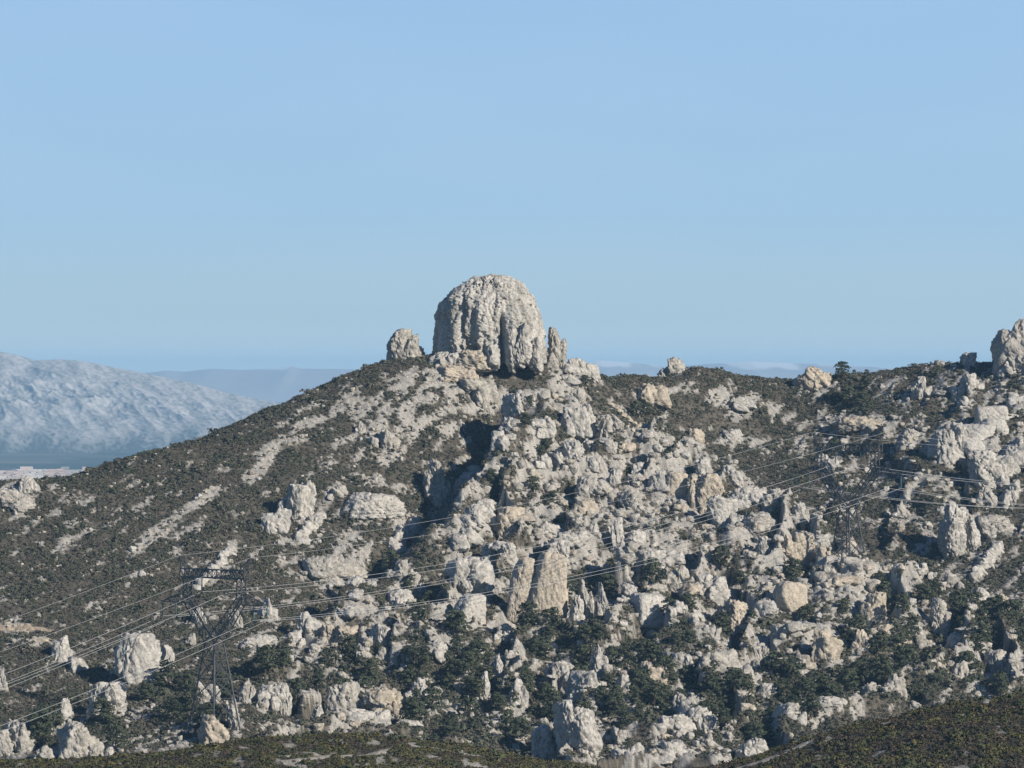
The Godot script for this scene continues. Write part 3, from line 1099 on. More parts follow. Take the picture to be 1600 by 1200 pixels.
# the outcrops, one by one
func outcrops() -> void:
	var warm := mat_rock_warm
	var grey := mat_rock_grey
	# round the summit and along the skyline
	outcrop(634, 558, 54, 43, "step", "blunt limestone knob with a sheer left edge, left of the summit dome", "the blunt skyline knob")
	outcrop(868, 574, 36, 64, "pinnacle", "pointed limestone fin against the right flank of the summit dome", "the pointed fin")
	rib(884, 582, 925, 592, 26, 32, "low jagged limestone crest stepping down from the pointed fin to the saddle", "the jagged crest")
	outcrop(714, 588, 56, 20, "slab", "flat cream ledge on the slope below the left foot of the summit dome", "the cream ledge", warm)
	outcrop(752, 626, 50, 36, "crag", "tilted grey rock hump on the open slope under the summit dome", "the grey tilted hump", grey)
	outcrop(1052, 588, 50, 30, "tor", "pale rock knob on the skyline saddle right of the summit", "the saddle knob")
	outcrop(1017, 630, 44, 38, "crag", "square warm toned crag on the slope below the saddle knob", "the square warm crag", warm)
	outcrop(1272, 608, 58, 36, "crag", "cream sloping crag on the skyline beside a tall dark pine", "the cream skyline crag", warm)
	outcrop(1508, 574, 42, 24, "tor", "flat topped outcrop on the skyline left of the corner crag", "the flat-topped skyline outcrop")
	outcrop(1469, 574, 18, 13, "boulder", "small lone block on the skyline at the right, darker than its neighbours", "", grey)
	outcrop(1606, 574, 104, 86, "pinnacle", "tall grey crag cut by the right edge of the view, on the skyline", "the tall corner crag", grey)
	outcrop(1438, 619, 36, 30, "tor", "round lumpy outcrop with a hollow, in scrub under the right skyline", "the round hollow outcrop")
	outcrop(1516, 618, 48, 34, "tor", "stepped pale outcrop on the slope under the flat topped skyline outcrop", "the stepped pale outcrop")
	outcrop(1508, 643, 26, 24, "pinnacle", "narrow pale rock casting a dark triangle of shade under the stepped outcrop", "the shade-casting narrow rock")
	rib(1512, 702, 1596, 626, 58, 40, "broad smooth pale rock rib climbing to the right edge, sheer on its left", "the broad right rib")
	rib(1552, 734, 1612, 690, 46, 34, "lower parallel rock rib at the right edge, below the broad smooth rib", "the lower right rib")
	outcrop(1545, 760, 70, 56, "crag", "upright pale crag of close ribs below the broad right rib", "the close-ribbed right crag")
	outcrop(1484, 718, 66, 62, "crag", "round shouldered crag with a dark niche, left of the broad right rib", "the niched crag")
	outcrop(1424, 702, 46, 36, "tor", "heap of pale lumps left of the niched crag on the right slope", "the pale lump heap")
	outcrop(1340, 672, 82, 20, "slab", "smooth bare pale slab lying across the right slope", "the smooth bare slab", warm)
	outcrop(1500, 868, 74, 80, "crag", "upright crag with a broad shaded left face, right of the right pylon", "the shaded-face crag")
	rib(1522, 904, 1560, 862, 20, 22, "short pale rock spine slanting up right of the shaded face crag", "the slanting spine")
	outcrop(1411, 810, 24, 27, "pinnacle", "small dark pitted rock stump in scrub right of the right pylon", "the pitted stump", grey)
	outcrop(1428, 764, 34, 20, "tor", "little pale rock group beside the right pylon's right crossarm", "the crossarm rock group")
	outcrop(1542, 788, 46, 28, "tor", "scatter of grey lumps in scrub below the close ribbed right crag", "", grey)
	outcrop(1583, 782, 40, 34, "tor", "pale rock group at the right edge below the close ribbed crag")
	outcrop(1560, 835, 50, 30, "slab", "pale tilted slabs at the right edge above the slanting spine")
	outcrop(1302, 735, 26, 20, "boulder", "pale round boulder seen through the head of the right pylon", "the boulder behind the right pylon")
	outcrop(1155, 641, 40, 22, "slab", "flat pale rock patch alone in the dark slope right of the saddle crag", "the lone flat patch")
	outcrop(1146, 688, 32, 18, "slab", "small flat pale rock alone in the dark slope above the stepped spur crag")
	outcrop(1088, 690, 26, 20, "slab", "bare pale scree tongue at the spur's upper right edge", "", warm)
	outcrop(690, 575, 26, 18, "tor", "grey rock step at the left foot of the summit dome", "", grey)
	outcrop(905, 628, 34, 22, "tor", "broken pale rocks on the slope above the spur's top", "the slope rocks above the spur")
	outcrop(888, 601, 30, 16, "slab", "pale slanting slab on the slope beneath the pointed fin")
	outcrop(600, 700, 44, 34, "tor", "knobbly outcrop in the rubble of the open slope left of the dark cliff", "the rubble-slope outcrop")
	outcrop(563, 678, 16, 20, "pinnacle", "small upright stone on the open slope left of the rubble slope outcrop")
	# the top of the spur
	outcrop(835, 642, 54, 36, "crag", "rounded grey knob at the very top of the rocky spur", "the spur-top knob", grey)
	rib(822, 650, 786, 708, 34, 46, "dark cliff ribs dropping left from the spur top knob", "the dark cliff")
	rib(784, 712, 744, 752, 30, 36, "lower dark cliff ribs running down to the lumpy main rib", "the lower dark cliff")
	outcrop(848, 682, 46, 38, "crag", "shaded crag tucked under the spur top knob", "the shaded tucked crag")
	outcrop(902, 667, 60, 42, "crag", "three ribbed pale crag on the spur's upper edge", "the three-ribbed crag")
	outcrop(955, 684, 46, 48, "crag", "tall cleft crag on the spur's upper right edge", "the tall cleft crag")
	outcrop(938, 718, 54, 34, "tor", "blocky outcrop under the tall cleft crag", "the blocky upper outcrop")
	outcrop(884, 738, 70, 54, "crag", "broad dome shaped crag with close upright flutes on the upper spur", "the fluted dome crag")
	outcrop(850, 748, 34, 42, "tor", "stacked knobs against the left side of the fluted dome crag", "the stacked knobs")
	rib(950, 632, 1002, 668, 13, 5, "smooth pale rock strip running diagonally down the slope above the spur", "the smooth diagonal strip", warm)
	outcrop(1003, 680, 46, 18, "slab", "wide pale slab at the lower end of the smooth diagonal strip", "the strip-end slab", warm)
	outcrop(1010, 708, 40, 22, "tor", "low pale lumps below the strip end slab", "the low pale lumps")
	outcrop(930, 786, 58, 46, "crag", "smooth bulging grey crag in the middle of the upper spur", "the bulging grey crag", grey)
	outcrop(928, 746, 38, 32, "tor", "rounded block group between the fluted dome and the bulging crag", "the mid-spur block group")
	outcrop(960, 768, 42, 36, "tor", "pitted pale outcrop right of the bulging grey crag", "the pitted pale outcrop")
	outcrop(993, 767, 34, 30, "boulder", "single rounded boulder right of the pitted pale outcrop", "the rounded spur boulder")
	outcrop(999, 744, 26, 24, "boulder", "sloping smooth boulder above the rounded spur boulder")
	outcrop(985, 802, 44, 40, "tor", "globe like hollowed outcrop in the middle of the spur", "the globe-like outcrop")
	outcrop(1031, 777, 34, 42, "pinnacle", "tilted pointed rock left of the leaning smooth block", "the tilted pointed rock")
	outcrop(1056, 780, 30, 42, "egg", "leaning smooth cream block on the spur's right shoulder", "the leaning cream block", warm)
	outcrop(1104, 790, 50, 62, "crag", "twin warm buttresses with smooth fronts near the spur's right edge", "the twin warm buttresses", warm)
	outcrop(1098, 740, 46, 26, "tor", "cracked blocks just above the twin warm buttresses", "the cracked blocks")
	outcrop(1144, 760, 36, 34, "tor", "pale lumps at the spur's right edge beside the twin buttresses", "the edge lumps")
	outcrop(1170, 792, 56, 38, "crag", "left half of the long stepped crag on the spur's right edge", "the long stepped crag")
	outcrop(1212, 792, 44, 32, "tor", "lumpy right end of the long stepped crag", "the stepped crag's lumpy end")
	outcrop(1130, 813, 46, 40, "crag", "peaked crag below the long stepped crag's left end", "the peaked crag")
	outcrop(1250, 814, 40, 30, "tor", "rounded lumps stepping down the spur's right edge above the right pylon's feet", "the edge-step lumps")
	outcrop(1190, 832, 60, 32, "tor", "terraced ledges in the middle of the right shoulder", "the terraced ledges")
	outcrop(1256, 868, 32, 38, "egg", "smooth egg shaped pale boulder left of the right pylon's feet", "the egg-shaped boulder", warm)
	outcrop(1231, 874, 30, 40, "pinnacle", "upright pale block beside the egg shaped boulder", "the upright block", warm)
	outcrop(1194, 874, 38, 40, "tor", "dark sided outcrop with a deep shaded gap, left of the upright block", "the dark-sided outcrop")
	outcrop(1284, 890, 28, 40, "tor", "stack of warm lumps directly left of the right pylon's feet", "the warm lump stack", warm)
	# the left edge of the spur
	rib(745, 752, 668, 846, 42, 38, "main lumpy rock rib forming the left edge of the spur", "the main left rib")
	rib(770, 775, 718, 850, 36, 30, "second rock rib just right of the main left rib", "the second rib")
	outcrop(798, 838, 66, 46, "crag", "warm faced crag with a shaded notch on its left, right of the main rib", "the notched warm crag", warm)
	outcrop(780, 880, 50, 36, "tor", "round ended pale blocks below the notched warm crag", "the round-ended blocks")
	outcrop(683, 788, 42, 76, "pinnacle", "upright pale pillar standing before the dark cliff, left of the main rib", "the pale pillar")
	rib(650, 818, 612, 860, 22, 26, "short sunlit rock rib below the pale pillar", "the short sunlit rib")
	rib(622, 868, 545, 962, 30, 26, "long diagonal rock rib edged by a dark gully at the spur's left foot", "the long diagonal rib")
	outcrop(628, 908, 48, 32, "tor", "blocky outcrop right of the long diagonal rib", "the blocky rib-side outcrop")
	outcrop(628, 945, 70, 26, "tor", "row of rounded blocks below the blocky rib side outcrop", "the rounded block row")
	outcrop(735, 940, 84, 76, "crag", "tall bulging two tiered crag left of the split slab", "the two-tiered crag")
	outcrop(728, 980, 48, 52, "egg", "big round boulder forming the foot of the two tiered crag", "the crag-foot boulder")
	outcrop(840, 972, 80, 106, "twin", "tall warm slab split from top to foot by one long crack", "the split slab", warm)
	outcrop(790, 1000, 46, 26, "tor", "jumbled rocks at the left foot of the split slab", "the slab-foot jumble")
	outcrop(870, 990, 60, 26, "tor", "broken rocks at the right foot of the split slab", "the slab-foot rocks")
	# the middle of the spur
	outcrop(897, 866, 42, 38, "crag", "bowl shaped grey outcrop above the split slab's right shoulder", "the bowl-shaped outcrop")
	outcrop(906, 832, 26, 28, "pinnacle", "knobbed spire above the bowl shaped outcrop", "the knobbed spire")
	outcrop(928, 847, 16, 36, "pinnacle", "thin upright rock right of the knobbed spire")
	outcrop(966, 854, 22, 48, "pinnacle", "slim leaning finger of rock in the middle of the spur", "the leaning finger")
	outcrop(951, 842, 12, 20, "pinnacle", "tiny spire left of the slim leaning finger")
	outcrop(858, 834, 36, 20, "slab", "low pale hump right of the notched warm crag", "the low pale hump")
	outcrop(872, 876, 34, 30, "tor", "fan of cracked rocks above the split slab", "the cracked fan")
	outcrop(988, 902, 50, 54, "crag", "high rounded crag with undercut left side in the spur's middle", "the undercut crag")
	outcrop(1032, 906, 56, 40, "crag", "broad weathered wall right of the undercut crag", "the weathered wall")
	outcrop(1060, 932, 40, 56, "crag", "tall pale pillar group at the right end of the weathered wall", "the pillar group")
	outcrop(985, 948, 56, 36, "tor", "hollowed overhanging outcrop below the undercut crag", "the overhanging outcrop")
	outcrop(1018, 972, 58, 42, "egg", "great rounded boulder right below the overhanging outcrop", "the great rounded boulder")
	outcrop(914, 958, 26, 52, "pinnacle", "slender pale spire right of the split slab", "the slender spire")
	outcrop(902, 980, 36, 50, "pinnacle", "leaning fissured spire at the foot of the slender spire", "the leaning fissured spire")
	outcrop(943, 970, 26, 56, "pinnacle", "tall crooked rock post right of the slender spire", "the crooked post")
	outcrop(1113, 930, 46, 40, "crag", "grooved pale crag above a dark gully", "the grooved crag")
	outcrop(1146, 970, 60, 40, "crag", "warm cream crag with a jagged top above the diagonal gully", "the jagged cream crag", warm)
	rib(1092, 966, 1040, 1000, 15, 16, "straight pale rock bar slanting through the dark gully", "the slanting bar")
	outcrop(1111, 1008, 28, 38, "pinnacle", "upright pale rock right of the slanting bar", "the bar-side rock")
	outcrop(1232, 964, 46, 56, "egg", "large warm smooth faced buttress below the right pylon", "the smooth warm buttress", warm)
	outcrop(1205, 955, 26, 22, "tor", "small lumps left of the smooth warm buttress")
	outcrop(1070, 1050, 34, 38, "crag", "cleft rock with a leaning splinter, below the slanting bar", "the cleft rock")
	outcrop(1020, 1072, 42, 46, "crag", "stained cream rock face between dark pines", "the stained face", warm)
	outcrop(1122, 1064, 60, 56, "crag", "grey fissured crag above the pine belt", "the grey fissured crag", grey)
	outcrop(1174, 1060, 40, 32, "tor", "pale flat topped lump right of the grey fissured crag", "the flat-topped lump")
	outcrop(1240, 1018, 70, 46, "crag", "broad grey crag with deep hollows, left of the square buttress", "the hollowed crag", grey)
	outcrop(1291, 1048, 34, 66, "crag", "square cut buttress with a dark recess on its left", "the square buttress", warm)
	outcrop(1190, 1034, 52, 32, "tor", "ragged grey rocks left of the broad hollowed crag", "the ragged rocks", grey)
	outcrop(1345, 1040, 32, 54, "pinnacle", "hanging pointed rock right of the square buttress", "the pointed hanging rock", warm)
	outcrop(1388, 1016, 60, 42, "crag", "warm walled crag under the right pylon's terrace", "the warm wall", warm)
	# right part
	outcrop(1368, 962, 60, 46, "tor", "bright broken rock slope directly under the right pylon", "the bright pylon slope", warm)
	outcrop(1320, 930, 50, 20, "slab", "flat warm rock terrace on which the right pylon stands", "the pylon terrace", warm)
	outcrop(1464, 974, 50, 38, "tor", "round grey outcrop with a striped top among pines", "the striped-top outcrop", grey)
	outcrop(1514, 1014, 56, 44, "crag", "block with a dark front and one sunlit right edge", "the dark-front block")
	outcrop(1408, 916, 34, 34, "egg", "smooth tilted boulder right of the right pylon's feet", "the tilted pylon boulder")
	outcrop(1445, 908, 36, 28, "tor", "broken pale rocks between pines, right of the tilted pylon boulder", "the broken rocks")
	outcrop(1484, 918, 40, 24, "tor", "grey rock steps under the shaded face crag", "the grey steps", grey)
	outcrop(1530, 945, 44, 30, "tor", "pale tumbled blocks right of the grey steps", "the tumbled blocks")
	outcrop(1566, 962, 46, 34, "tor", "warm rock group near the right edge above dark pines", "the right warm group", warm)
	outcrop(1452, 928, 12, 14, "boulder", "small white boulder between the pines right of the pylon")
	outcrop(1364, 1090, 40, 32, "crag", "smooth rounded rock left of the pointed slab", "the smooth rounded rock")
	outcrop(1398, 1096, 36, 44, "pinnacle", "pointed grey slab like a pyramid near the lower right", "the pyramid slab", grey)
	outcrop(1432, 1108, 22, 14, "boulder", "low pale boulder at the edge of the right foreground hill", "the low hill-edge boulder")
	outcrop(1298, 1135, 40, 34, "crag", "pale rock with a dark left side above the stony track", "the trackside rock")
	outcrop(1332, 1126, 26, 36, "pinnacle", "leaning pale rock tooth right of the trackside rock", "the leaning tooth")
	outcrop(1240, 1152, 60, 48, "crag", "slanting layered crag with a deep dark hollow at the lower right", "the layered crag")
	outcrop(1570, 1050, 70, 30, "tor", "wide spread of tilted grey rocks at the lower right edge", "the tilted grey spread", grey)
	outcrop(1500, 1060, 46, 26, "tor", "dark rocks half hidden by pines at the lower right", "the half-hidden rocks", grey)
	# lower middle
	outcrop(905, 1192, 66, 108, "crag", "biggest crag at the bottom of the spur, cut by the near hill", "the bottom crag")
	outcrop(850, 1182, 40, 56, "crag", "left shoulder of the bottom crag", "the bottom crag's shoulder")
	outcrop(934, 1054, 34, 50, "pinnacle", "balanced rock with a round head on a thin neck", "the balanced rock")
	outcrop(912, 1096, 66, 50, "crag", "curved crag bending round a hollow below the balanced rock", "the curved crag")
	outcrop(880, 1062, 64, 40, "crag", "smooth grey hump with a pale cone, left of the balanced rock", "the cone-ended hump")
	outcrop(757, 1106, 22, 58, "pinnacle", "narrow upright finger rock among pines in the lower middle", "the narrow finger")
	outcrop(780, 1056, 24, 30, "pinnacle", "knobbly post above the narrow finger")
	outcrop(801, 1048, 22, 28, "pinnacle", "round topped post right of the knobbly one above the narrow finger")
	outcrop(808, 1108, 34, 46, "pinnacle", "forked pale rock right of the narrow finger", "the forked rock")
	outcrop(734, 1124, 12, 34, "pinnacle", "thin white splinter left of the narrow finger")
	outcrop(1060, 1166, 46, 56, "crag", "pale tower with a shaded left side in the lower middle", "the pale tower")
	outcrop(1100, 1158, 40, 60, "crag", "slanting pale wall right of the pale tower", "the slanting wall")
	outcrop(1052, 1198, 90, 40, "crag", "wide broken cliff at the bottom edge below the pale tower", "the wide bottom cliff")
	outcrop(985, 1204, 54, 44, "crag", "rounded cliff at the bottom edge right of the bottom crag", "the rounded bottom cliff")
	outcrop(968, 1168, 40, 30, "tor", "grey ribs among pines above the rounded bottom cliff", "the grey ribs", grey)
	outcrop(1066, 1108, 48, 26, "tor", "pale knobs above the pale tower", "the pale knobs")
	outcrop(973, 1084, 38, 30, "tor", "jagged small crest right of the curved crag", "the jagged small crest")
	outcrop(1118, 1164, 12, 14, "boulder", "small white round boulder right of the slanting wall")
	outcrop(1180, 1196, 56, 50, "crag", "dark shaded crag at the bottom edge left of the layered crag", "the dark bottom crag")
	# lower left
	outcrop(545, 1110, 56, 52, "crag", "grey squared crag with a warm patch, in the lower left", "the squared grey crag", grey)
	outcrop(600, 1122, 60, 54, "crag", "warm creamy crag right of the squared grey crag", "the creamy crag", warm)
	outcrop(566, 1082, 22, 26, "boulder", "single capstone perched on top of the squared grey crag", "the capstone")
	outcrop(652, 1100, 60, 44, "tor", "pale pitted outcrop right of the creamy crag", "the pale pitted outcrop")
	outcrop(572, 1148, 80, 22, "tor", "low line of rocks along the near hill's edge", "the low rock line")
	outcrop(638, 1152, 36, 18, "slab", "low smooth slab at the near hill's edge", "the low smooth slab")
	outcrop(496, 1134, 40, 40, "tor", "knobbly rocks left of the squared grey crag", "the knobbly rocks")
	outcrop(532, 1008, 64, 38, "crag", "bright warm rock face over a dark pine", "the bright warm face", warm)
	outcrop(600, 1010, 58, 40, "tor", "weathered pale outcrop right of the bright warm face", "the weathered pale outcrop")
	outcrop(482, 998, 34, 44, "crag", "rock wall with a shaded left side at the spur's left foot", "the left-foot wall")
	outcrop(564, 1032, 30, 24, "tor", "small round outcrop below the bright warm face", "the small round outcrop")
	outcrop(598, 1030, 22, 20, "boulder", "square pale boulder right of the small round outcrop")
	outcrop(642, 1050, 36, 24, "tor", "crumbly pale rocks among pines below the weathered outcrop", "the crumbly rocks")
	outcrop(682, 1034, 60, 34, "tor", "wide pale ledge below the crag foot boulder", "the wide pale ledge")
	outcrop(496, 1050, 30, 22, "tor", "small pale rocks among the pines right of the left pylon", "the small pine-side rocks")
	outcrop(518, 1070, 28, 26, "tor", "pointed pale rocks above the squared grey crag")
	outcrop(446, 1104, 20, 36, "pinnacle", "upright knobbly stone right of the left pylon's feet", "the upright knobbly stone")
	outcrop(458, 1014, 42, 30, "tor", "lumpy rocks between the left pylon and the spur's foot", "the pylon-side lumps")
	# left slope
	outcrop(462, 810, 62, 66, "crag", "big knobbly crag with a hollow face alone on the left slope", "the hollow-faced crag")
	outcrop(430, 834, 38, 44, "crag", "steep left shoulder of the hollow faced crag", "the hollow crag's shoulder")
	rib(470, 842, 500, 806, 22, 20, "rock tail running up right of the hollow faced crag", "the rock tail")
	rib(308, 922, 360, 858, 20, 16, "row of pale blocks climbing the slope behind the left pylon's head", "the climbing block row")
	outcrop(308, 972, 30, 28, "tor", "round pale rocks behind the left pylon's left arm", "the left-arm rocks")
	outcrop(371, 980, 18, 26, "pinnacle", "small pale spire behind the left pylon's right arm", "the right-arm spire")
	outcrop(420, 968, 40, 34, "tor", "peaked outcrop right of the left pylon", "the peaked pylon outcrop")
	outcrop(406, 1014, 52, 22, "slab", "flat pale rocks right of the left pylon's waist", "the waist rocks")
	outcrop(303, 1010, 26, 22, "tor", "small rock group left of the left pylon's waist")
	outcrop(219, 1070, 60, 78, "crag", "tall mushroom like rock standing left of the left pylon", "the mushroom-like rock")
	outcrop(262, 1050, 36, 44, "tor", "perforated lumpy rock right of the mushroom like rock", "the perforated rock")
	outcrop(97, 1034, 34, 42, "pinnacle", "triangular pale rock alone on the scrub at the left", "the triangular rock")
	outcrop(124, 1048, 28, 22, "boulder", "low pale boulder right of the triangular rock")
	outcrop(166, 1124, 52, 66, "crag", "tall leaning tower rock in the lower left", "the leaning tower rock")
	outcrop(101, 1128, 28, 36, "pinnacle", "broken spire left of the leaning tower rock", "the broken spire")
	outcrop(122, 1188, 72, 62, "crag", "massive pale crag at the bottom left, rising behind the near hill", "the massive bottom-left crag")
	outcrop(70, 1194, 30, 30, "boulder", "smooth boulder left of the massive bottom left crag")
	outcrop(20, 1174, 68, 54, "crag", "grey crag in the bottom left corner", "the corner crag at bottom left", grey)
	outcrop(170, 1192, 24, 24, "tor", "small pale rocks right of the massive bottom left crag")
	outcrop(334, 1164, 46, 52, "crag", "pale pyramid shaped rock at the foot of the left pylon", "the pyramid at the left pylon", warm)
	outcrop(365, 1142, 20, 60, "pinnacle", "slim rock column under the left pylon's right leg", "the slim column")
	outcrop(328, 1104, 34, 40, "crag", "pale rocks between the left pylon's legs", "the rocks between the legs")
	outcrop(386, 1096, 28, 38, "pinnacle", "grooved upright rock right of the left pylon's legs", "the grooved upright rock")
	outcrop(430, 1104, 48, 44, "crag", "blocky crag right of the grooved upright rock", "the blocky left crag")
	outcrop(2, 1080, 18, 32, "pinnacle", "pale rock cut by the left edge of the view")
	outcrop(42, 772, 46, 28, "tor", "rounded pale crag on the skyline at the far left", "the left skyline crag")
	outcrop(20, 800, 54, 34, "slab", "stepped pale slabs at the left edge under the skyline crag", "the left edge slabs")
	outcrop(586, 804, 76, 32, "slab", "low broad grey outcrop on the slope left of the pale pillar", "the low broad outcrop")
	outcrop(532, 780, 40, 22, "tor", "pale broken rocks above the low broad outcrop", "the broken rocks above")
	outcrop(522, 908, 74, 40, "slab", "gently domed grey rock beside the long diagonal rib", "the gently domed rock", grey)
	outcrop(222, 905, 22, 16, "tor", "little white rock group alone on the left slope", "the little white group")
	outcrop(118, 822, 10, 7, "boulder", "tiny white stone on the left slope below the skyline")
	outcrop(12, 840, 12, 9, "boulder", "tiny white stone at the left edge of the scrub slope")
	outcrop(62, 1008, 40, 9, "slab", "pale bank below the dirt road at the left", "the pale bank", warm)

func place_words(p: Vector3, ranks: Dictionary, what: String) -> String:
	# names a repeated thing by the landmark next to it
	var q := pixel(p)
	var best := 1e9
	var which := ""
	var side := ""
	for l in landmarks:
		var v: Vector2 = q - l[0]
		if v.length() < best:
			best = v.length()
			which = l[1]
			side = ("right of" if v.x > 0 else "left of") if absf(v.x) > absf(v.y) * 1.1 else ("below" if v.y > 0 else "above")
	var key := what + side + which
	ranks[key] = ranks.get(key, 0) + 1
	var n: int = ranks[key]
	var order: String = ["", "second ", "third ", "fourth ", "fifth ", "sixth ", "seventh ", "eighth ", "ninth ", "tenth "][mini(n - 1, 9)]
	return "%s %s %s, %snearest to it" % [what, side, which, order]

func by_landmark(places: Array) -> Array:
	# nearest to their landmark first, so that the order words are true
	var out: Array = []
	for p in places:
		var q := pixel(p)
		var best := 1e9
		for l in landmarks:
			best = minf(best, q.distance_to(l[0]))
		out.append([best, p])
	out.sort_custom(func(a, b): return a[0] < b[0])
	return out

func crowded(x: float, d: float, slack: float) -> bool:
	for f in footprints:
		if Vector2(x - f.x, (d - f.y) * 0.8).length() < f.z * slack:
			return true
	return false

func loose_boulders() -> void:
	var r := RandomNumberGenerator.new()
	r.seed = 77
	var places: Array = []
	var tries := 0
	while places.size() < 80 and tries < 20000:
		tries += 1
		var d := r.randf_range(1310.0, 1690.0)
		var x := r.randf_range(-0.105, 0.105) * d
		var share := grid(rgrid, x, d)
		if r.randf() > share * 1.3 or crowded(x, d, 0.75) or grid(sgrid, x, d) < 0.3:
			continue
		var p := Vector3(x, land(x, d), -d)
		var q := pixel(p)
		if q.y > 1175.0:
			continue
		places.append(p)
		footprints.append(Vector3(x, d, 2.0))
	var ranks := {}
	for it in by_landmark(places):
		var p: Vector3 = it[1]
		var root := Node3D.new()
		root.name = "boulder"
		root.position = p
		add_child(root, true)
		var s := 1.1 + pow(r.randf(), 2.0) * 2.6
		var m: Material = [mat_rock, mat_rock, mat_rock_grey, mat_rock_warm][r.randi() % 4]
		block(root, "lump", "boulder" if r.randf() < 0.6 else "fissured", 0, 0, s, s * r.randf_range(0.7, 1.0), s * r.randf_range(0.7, 1.5), r, r.randf_range(-0.2, 0.2), m)
		block(root, "lump", "boulder", s * r.randf_range(-0.9, 0.9), s * 0.4, s * 0.55, s * 0.5, s * r.randf_range(0.3, 0.7), r, r.randf_range(-0.2, 0.2), m)
		tag(root, place_words(p, ranks, ["pale limestone boulder", "big limestone boulder"][int(s > 2.2)]), "rock", "loose boulders on the spur")

func rubble() -> void:
	# stones too many to count, where the rock lies bare
	var r := RandomNumberGenerator.new()
	r.seed = 78
	var kinds: Array = []
	for k in 8:
		kinds.append([])
	var tries := 0
	while tries < 120000:
		tries += 1
		var d := r.randf_range(1300.0, 1735.0)
		var x := r.randf_range(-0.113, 0.113) * d
		var b := bare(x, d)
		var share := grid(rgrid, x, d)
		var open_slope := x < 25.0 and grid(sgrid, x, d) < 0.3
		if r.randf() > b * 0.22 + share * 0.05 + (0.03 if open_slope else 0.004):
			continue
		var s := 0.2 + pow(r.randf(), 4.0) * 1.5 * (0.5 + share) * (1.0 if grid(sgrid, x, d) > 0.3 else 0.55)
		var p := Vector3(x, land_full(x, d, b) + s * 0.15, -d)
		kinds[r.randi() % 8].append(Transform3D(Basis(Vector3.UP, r.randf() * TAU) * Basis(Vector3.RIGHT, r.randf_range(-0.4, 0.4)) * Basis.from_scale(Vector3(s * r.randf_range(0.8, 1.5), s * r.randf_range(0.6, 1.1), s)), p))
	for k in 8:
		scatter("limestone_rubble", "small pale limestone stones strewn over the bare ground", "rubble", shapes["small%d" % k], kinds[k], [Color(1, 1, 1), Color(0.85, 0.84, 0.82), Color(0.95, 0.9, 0.83)], mat_rock)

func scatter(called: String, label: String, category: String, mesh: Mesh, where: Array, tints: Array, m: Material) -> void:
	if where.is_empty():
		return
	var mm := MultiMesh.new()
	mm.transform_format = MultiMesh.TRANSFORM_3D
	mm.use_colors = true
	mm.mesh = mesh
	mm.instance_count = where.size()
	for i in where.size():
		mm.set_instance_transform(i, where[i])
		mm.set_instance_color(i, tints[(i * 7919) % tints.size()])
	var o := MultiMeshInstance3D.new()
	o.name = called
	o.multimesh = mm
	o.material_override = m
	o.set_meta("kind", "stuff")
	tag(o, label, category)
	add_child(o, true)

# ------------------------------------------------------------------ plants
func leaf_cloud(sd: int, blobs: Array, leaves: int, size: float, dark: Color, light: Color) -> ArrayMesh:
	# many small leaf sprays spread through a few lumps: [centre, radii]
	var r := RandomNumberGenerator.new()
	r.seed = sd
	var v := PackedVector3Array()
	var n := PackedVector3Array()
	var c := PackedColorArray()
	for b in blobs:
		var at_b: Vector3 = b[0]
		var rad: Vector3 = b[1]
		for i in leaves:
			var dir := Vector3(r.randfn(), r.randfn(), r.randfn()).normalized()
			if dir.y < -0.35:
				dir.y = -dir.y
			var p := at_b + dir * rad * (0.55 + 0.5 * sqrt(r.randf()))
			var t := (dir.cross(Vector3(r.randfn(), r.randfn(), r.randfn())).normalized() + dir * r.randf_range(-0.5, 0.6)).normalized()
			var s := t.cross(dir).normalized()
			var l := size * r.randf_range(0.6, 1.3)
			# the outer face of a spray looks outward (front faces run clockwise)
			if s.cross(t).dot(dir) > 0.0:
				s = -s
			v.append(p - s * l * 0.5)
			v.append(p + s * l * 0.5)
			v.append(p + t * l)
			var nn := (dir + Vector3(0, 0.3, 0) + Vector3(r.randfn(), r.randfn(), r.randfn()) * 0.25).normalized()
			var col := dark.lerp(light, r.randf())
			for k in 3:
				n.append(nn)
				c.append(col)
	var arr := []
	arr.resize(Mesh.ARRAY_MAX)
	arr[Mesh.ARRAY_VERTEX] = v
	arr[Mesh.ARRAY_NORMAL] = n
	arr[Mesh.ARRAY_COLOR] = c
	var mesh := ArrayMesh.new()
	mesh.add_surface_from_arrays(Mesh.PRIMITIVE_TRIANGLES, arr)
	return mesh

func limb(st: SurfaceTool, a: Vector3, b: Vector3, ra: float, rb: float, sides := 6) -> void:
	var dir := (b - a).normalized()
	var s := dir.cross(Vector3.RIGHT if absf(dir.x) < 0.8 else Vector3.UP).normalized()
	var t := dir.cross(s)
	for i in sides:
		var a0 := TAU * i / sides
		var a1 := TAU * (i + 1) / sides
		var d0 := s * cos(a0) + t * sin(a0)
		var d1 := s * cos(a1) + t * sin(a1)
		for p in [a + d0 * ra, b + d0 * rb, a + d1 * ra, a + d1 * ra, b + d0 * rb, b + d1 * rb]:
			st.add_vertex(p)

var pine_kinds: Array = []
var tgrid := PackedFloat32Array()   # share of woodland

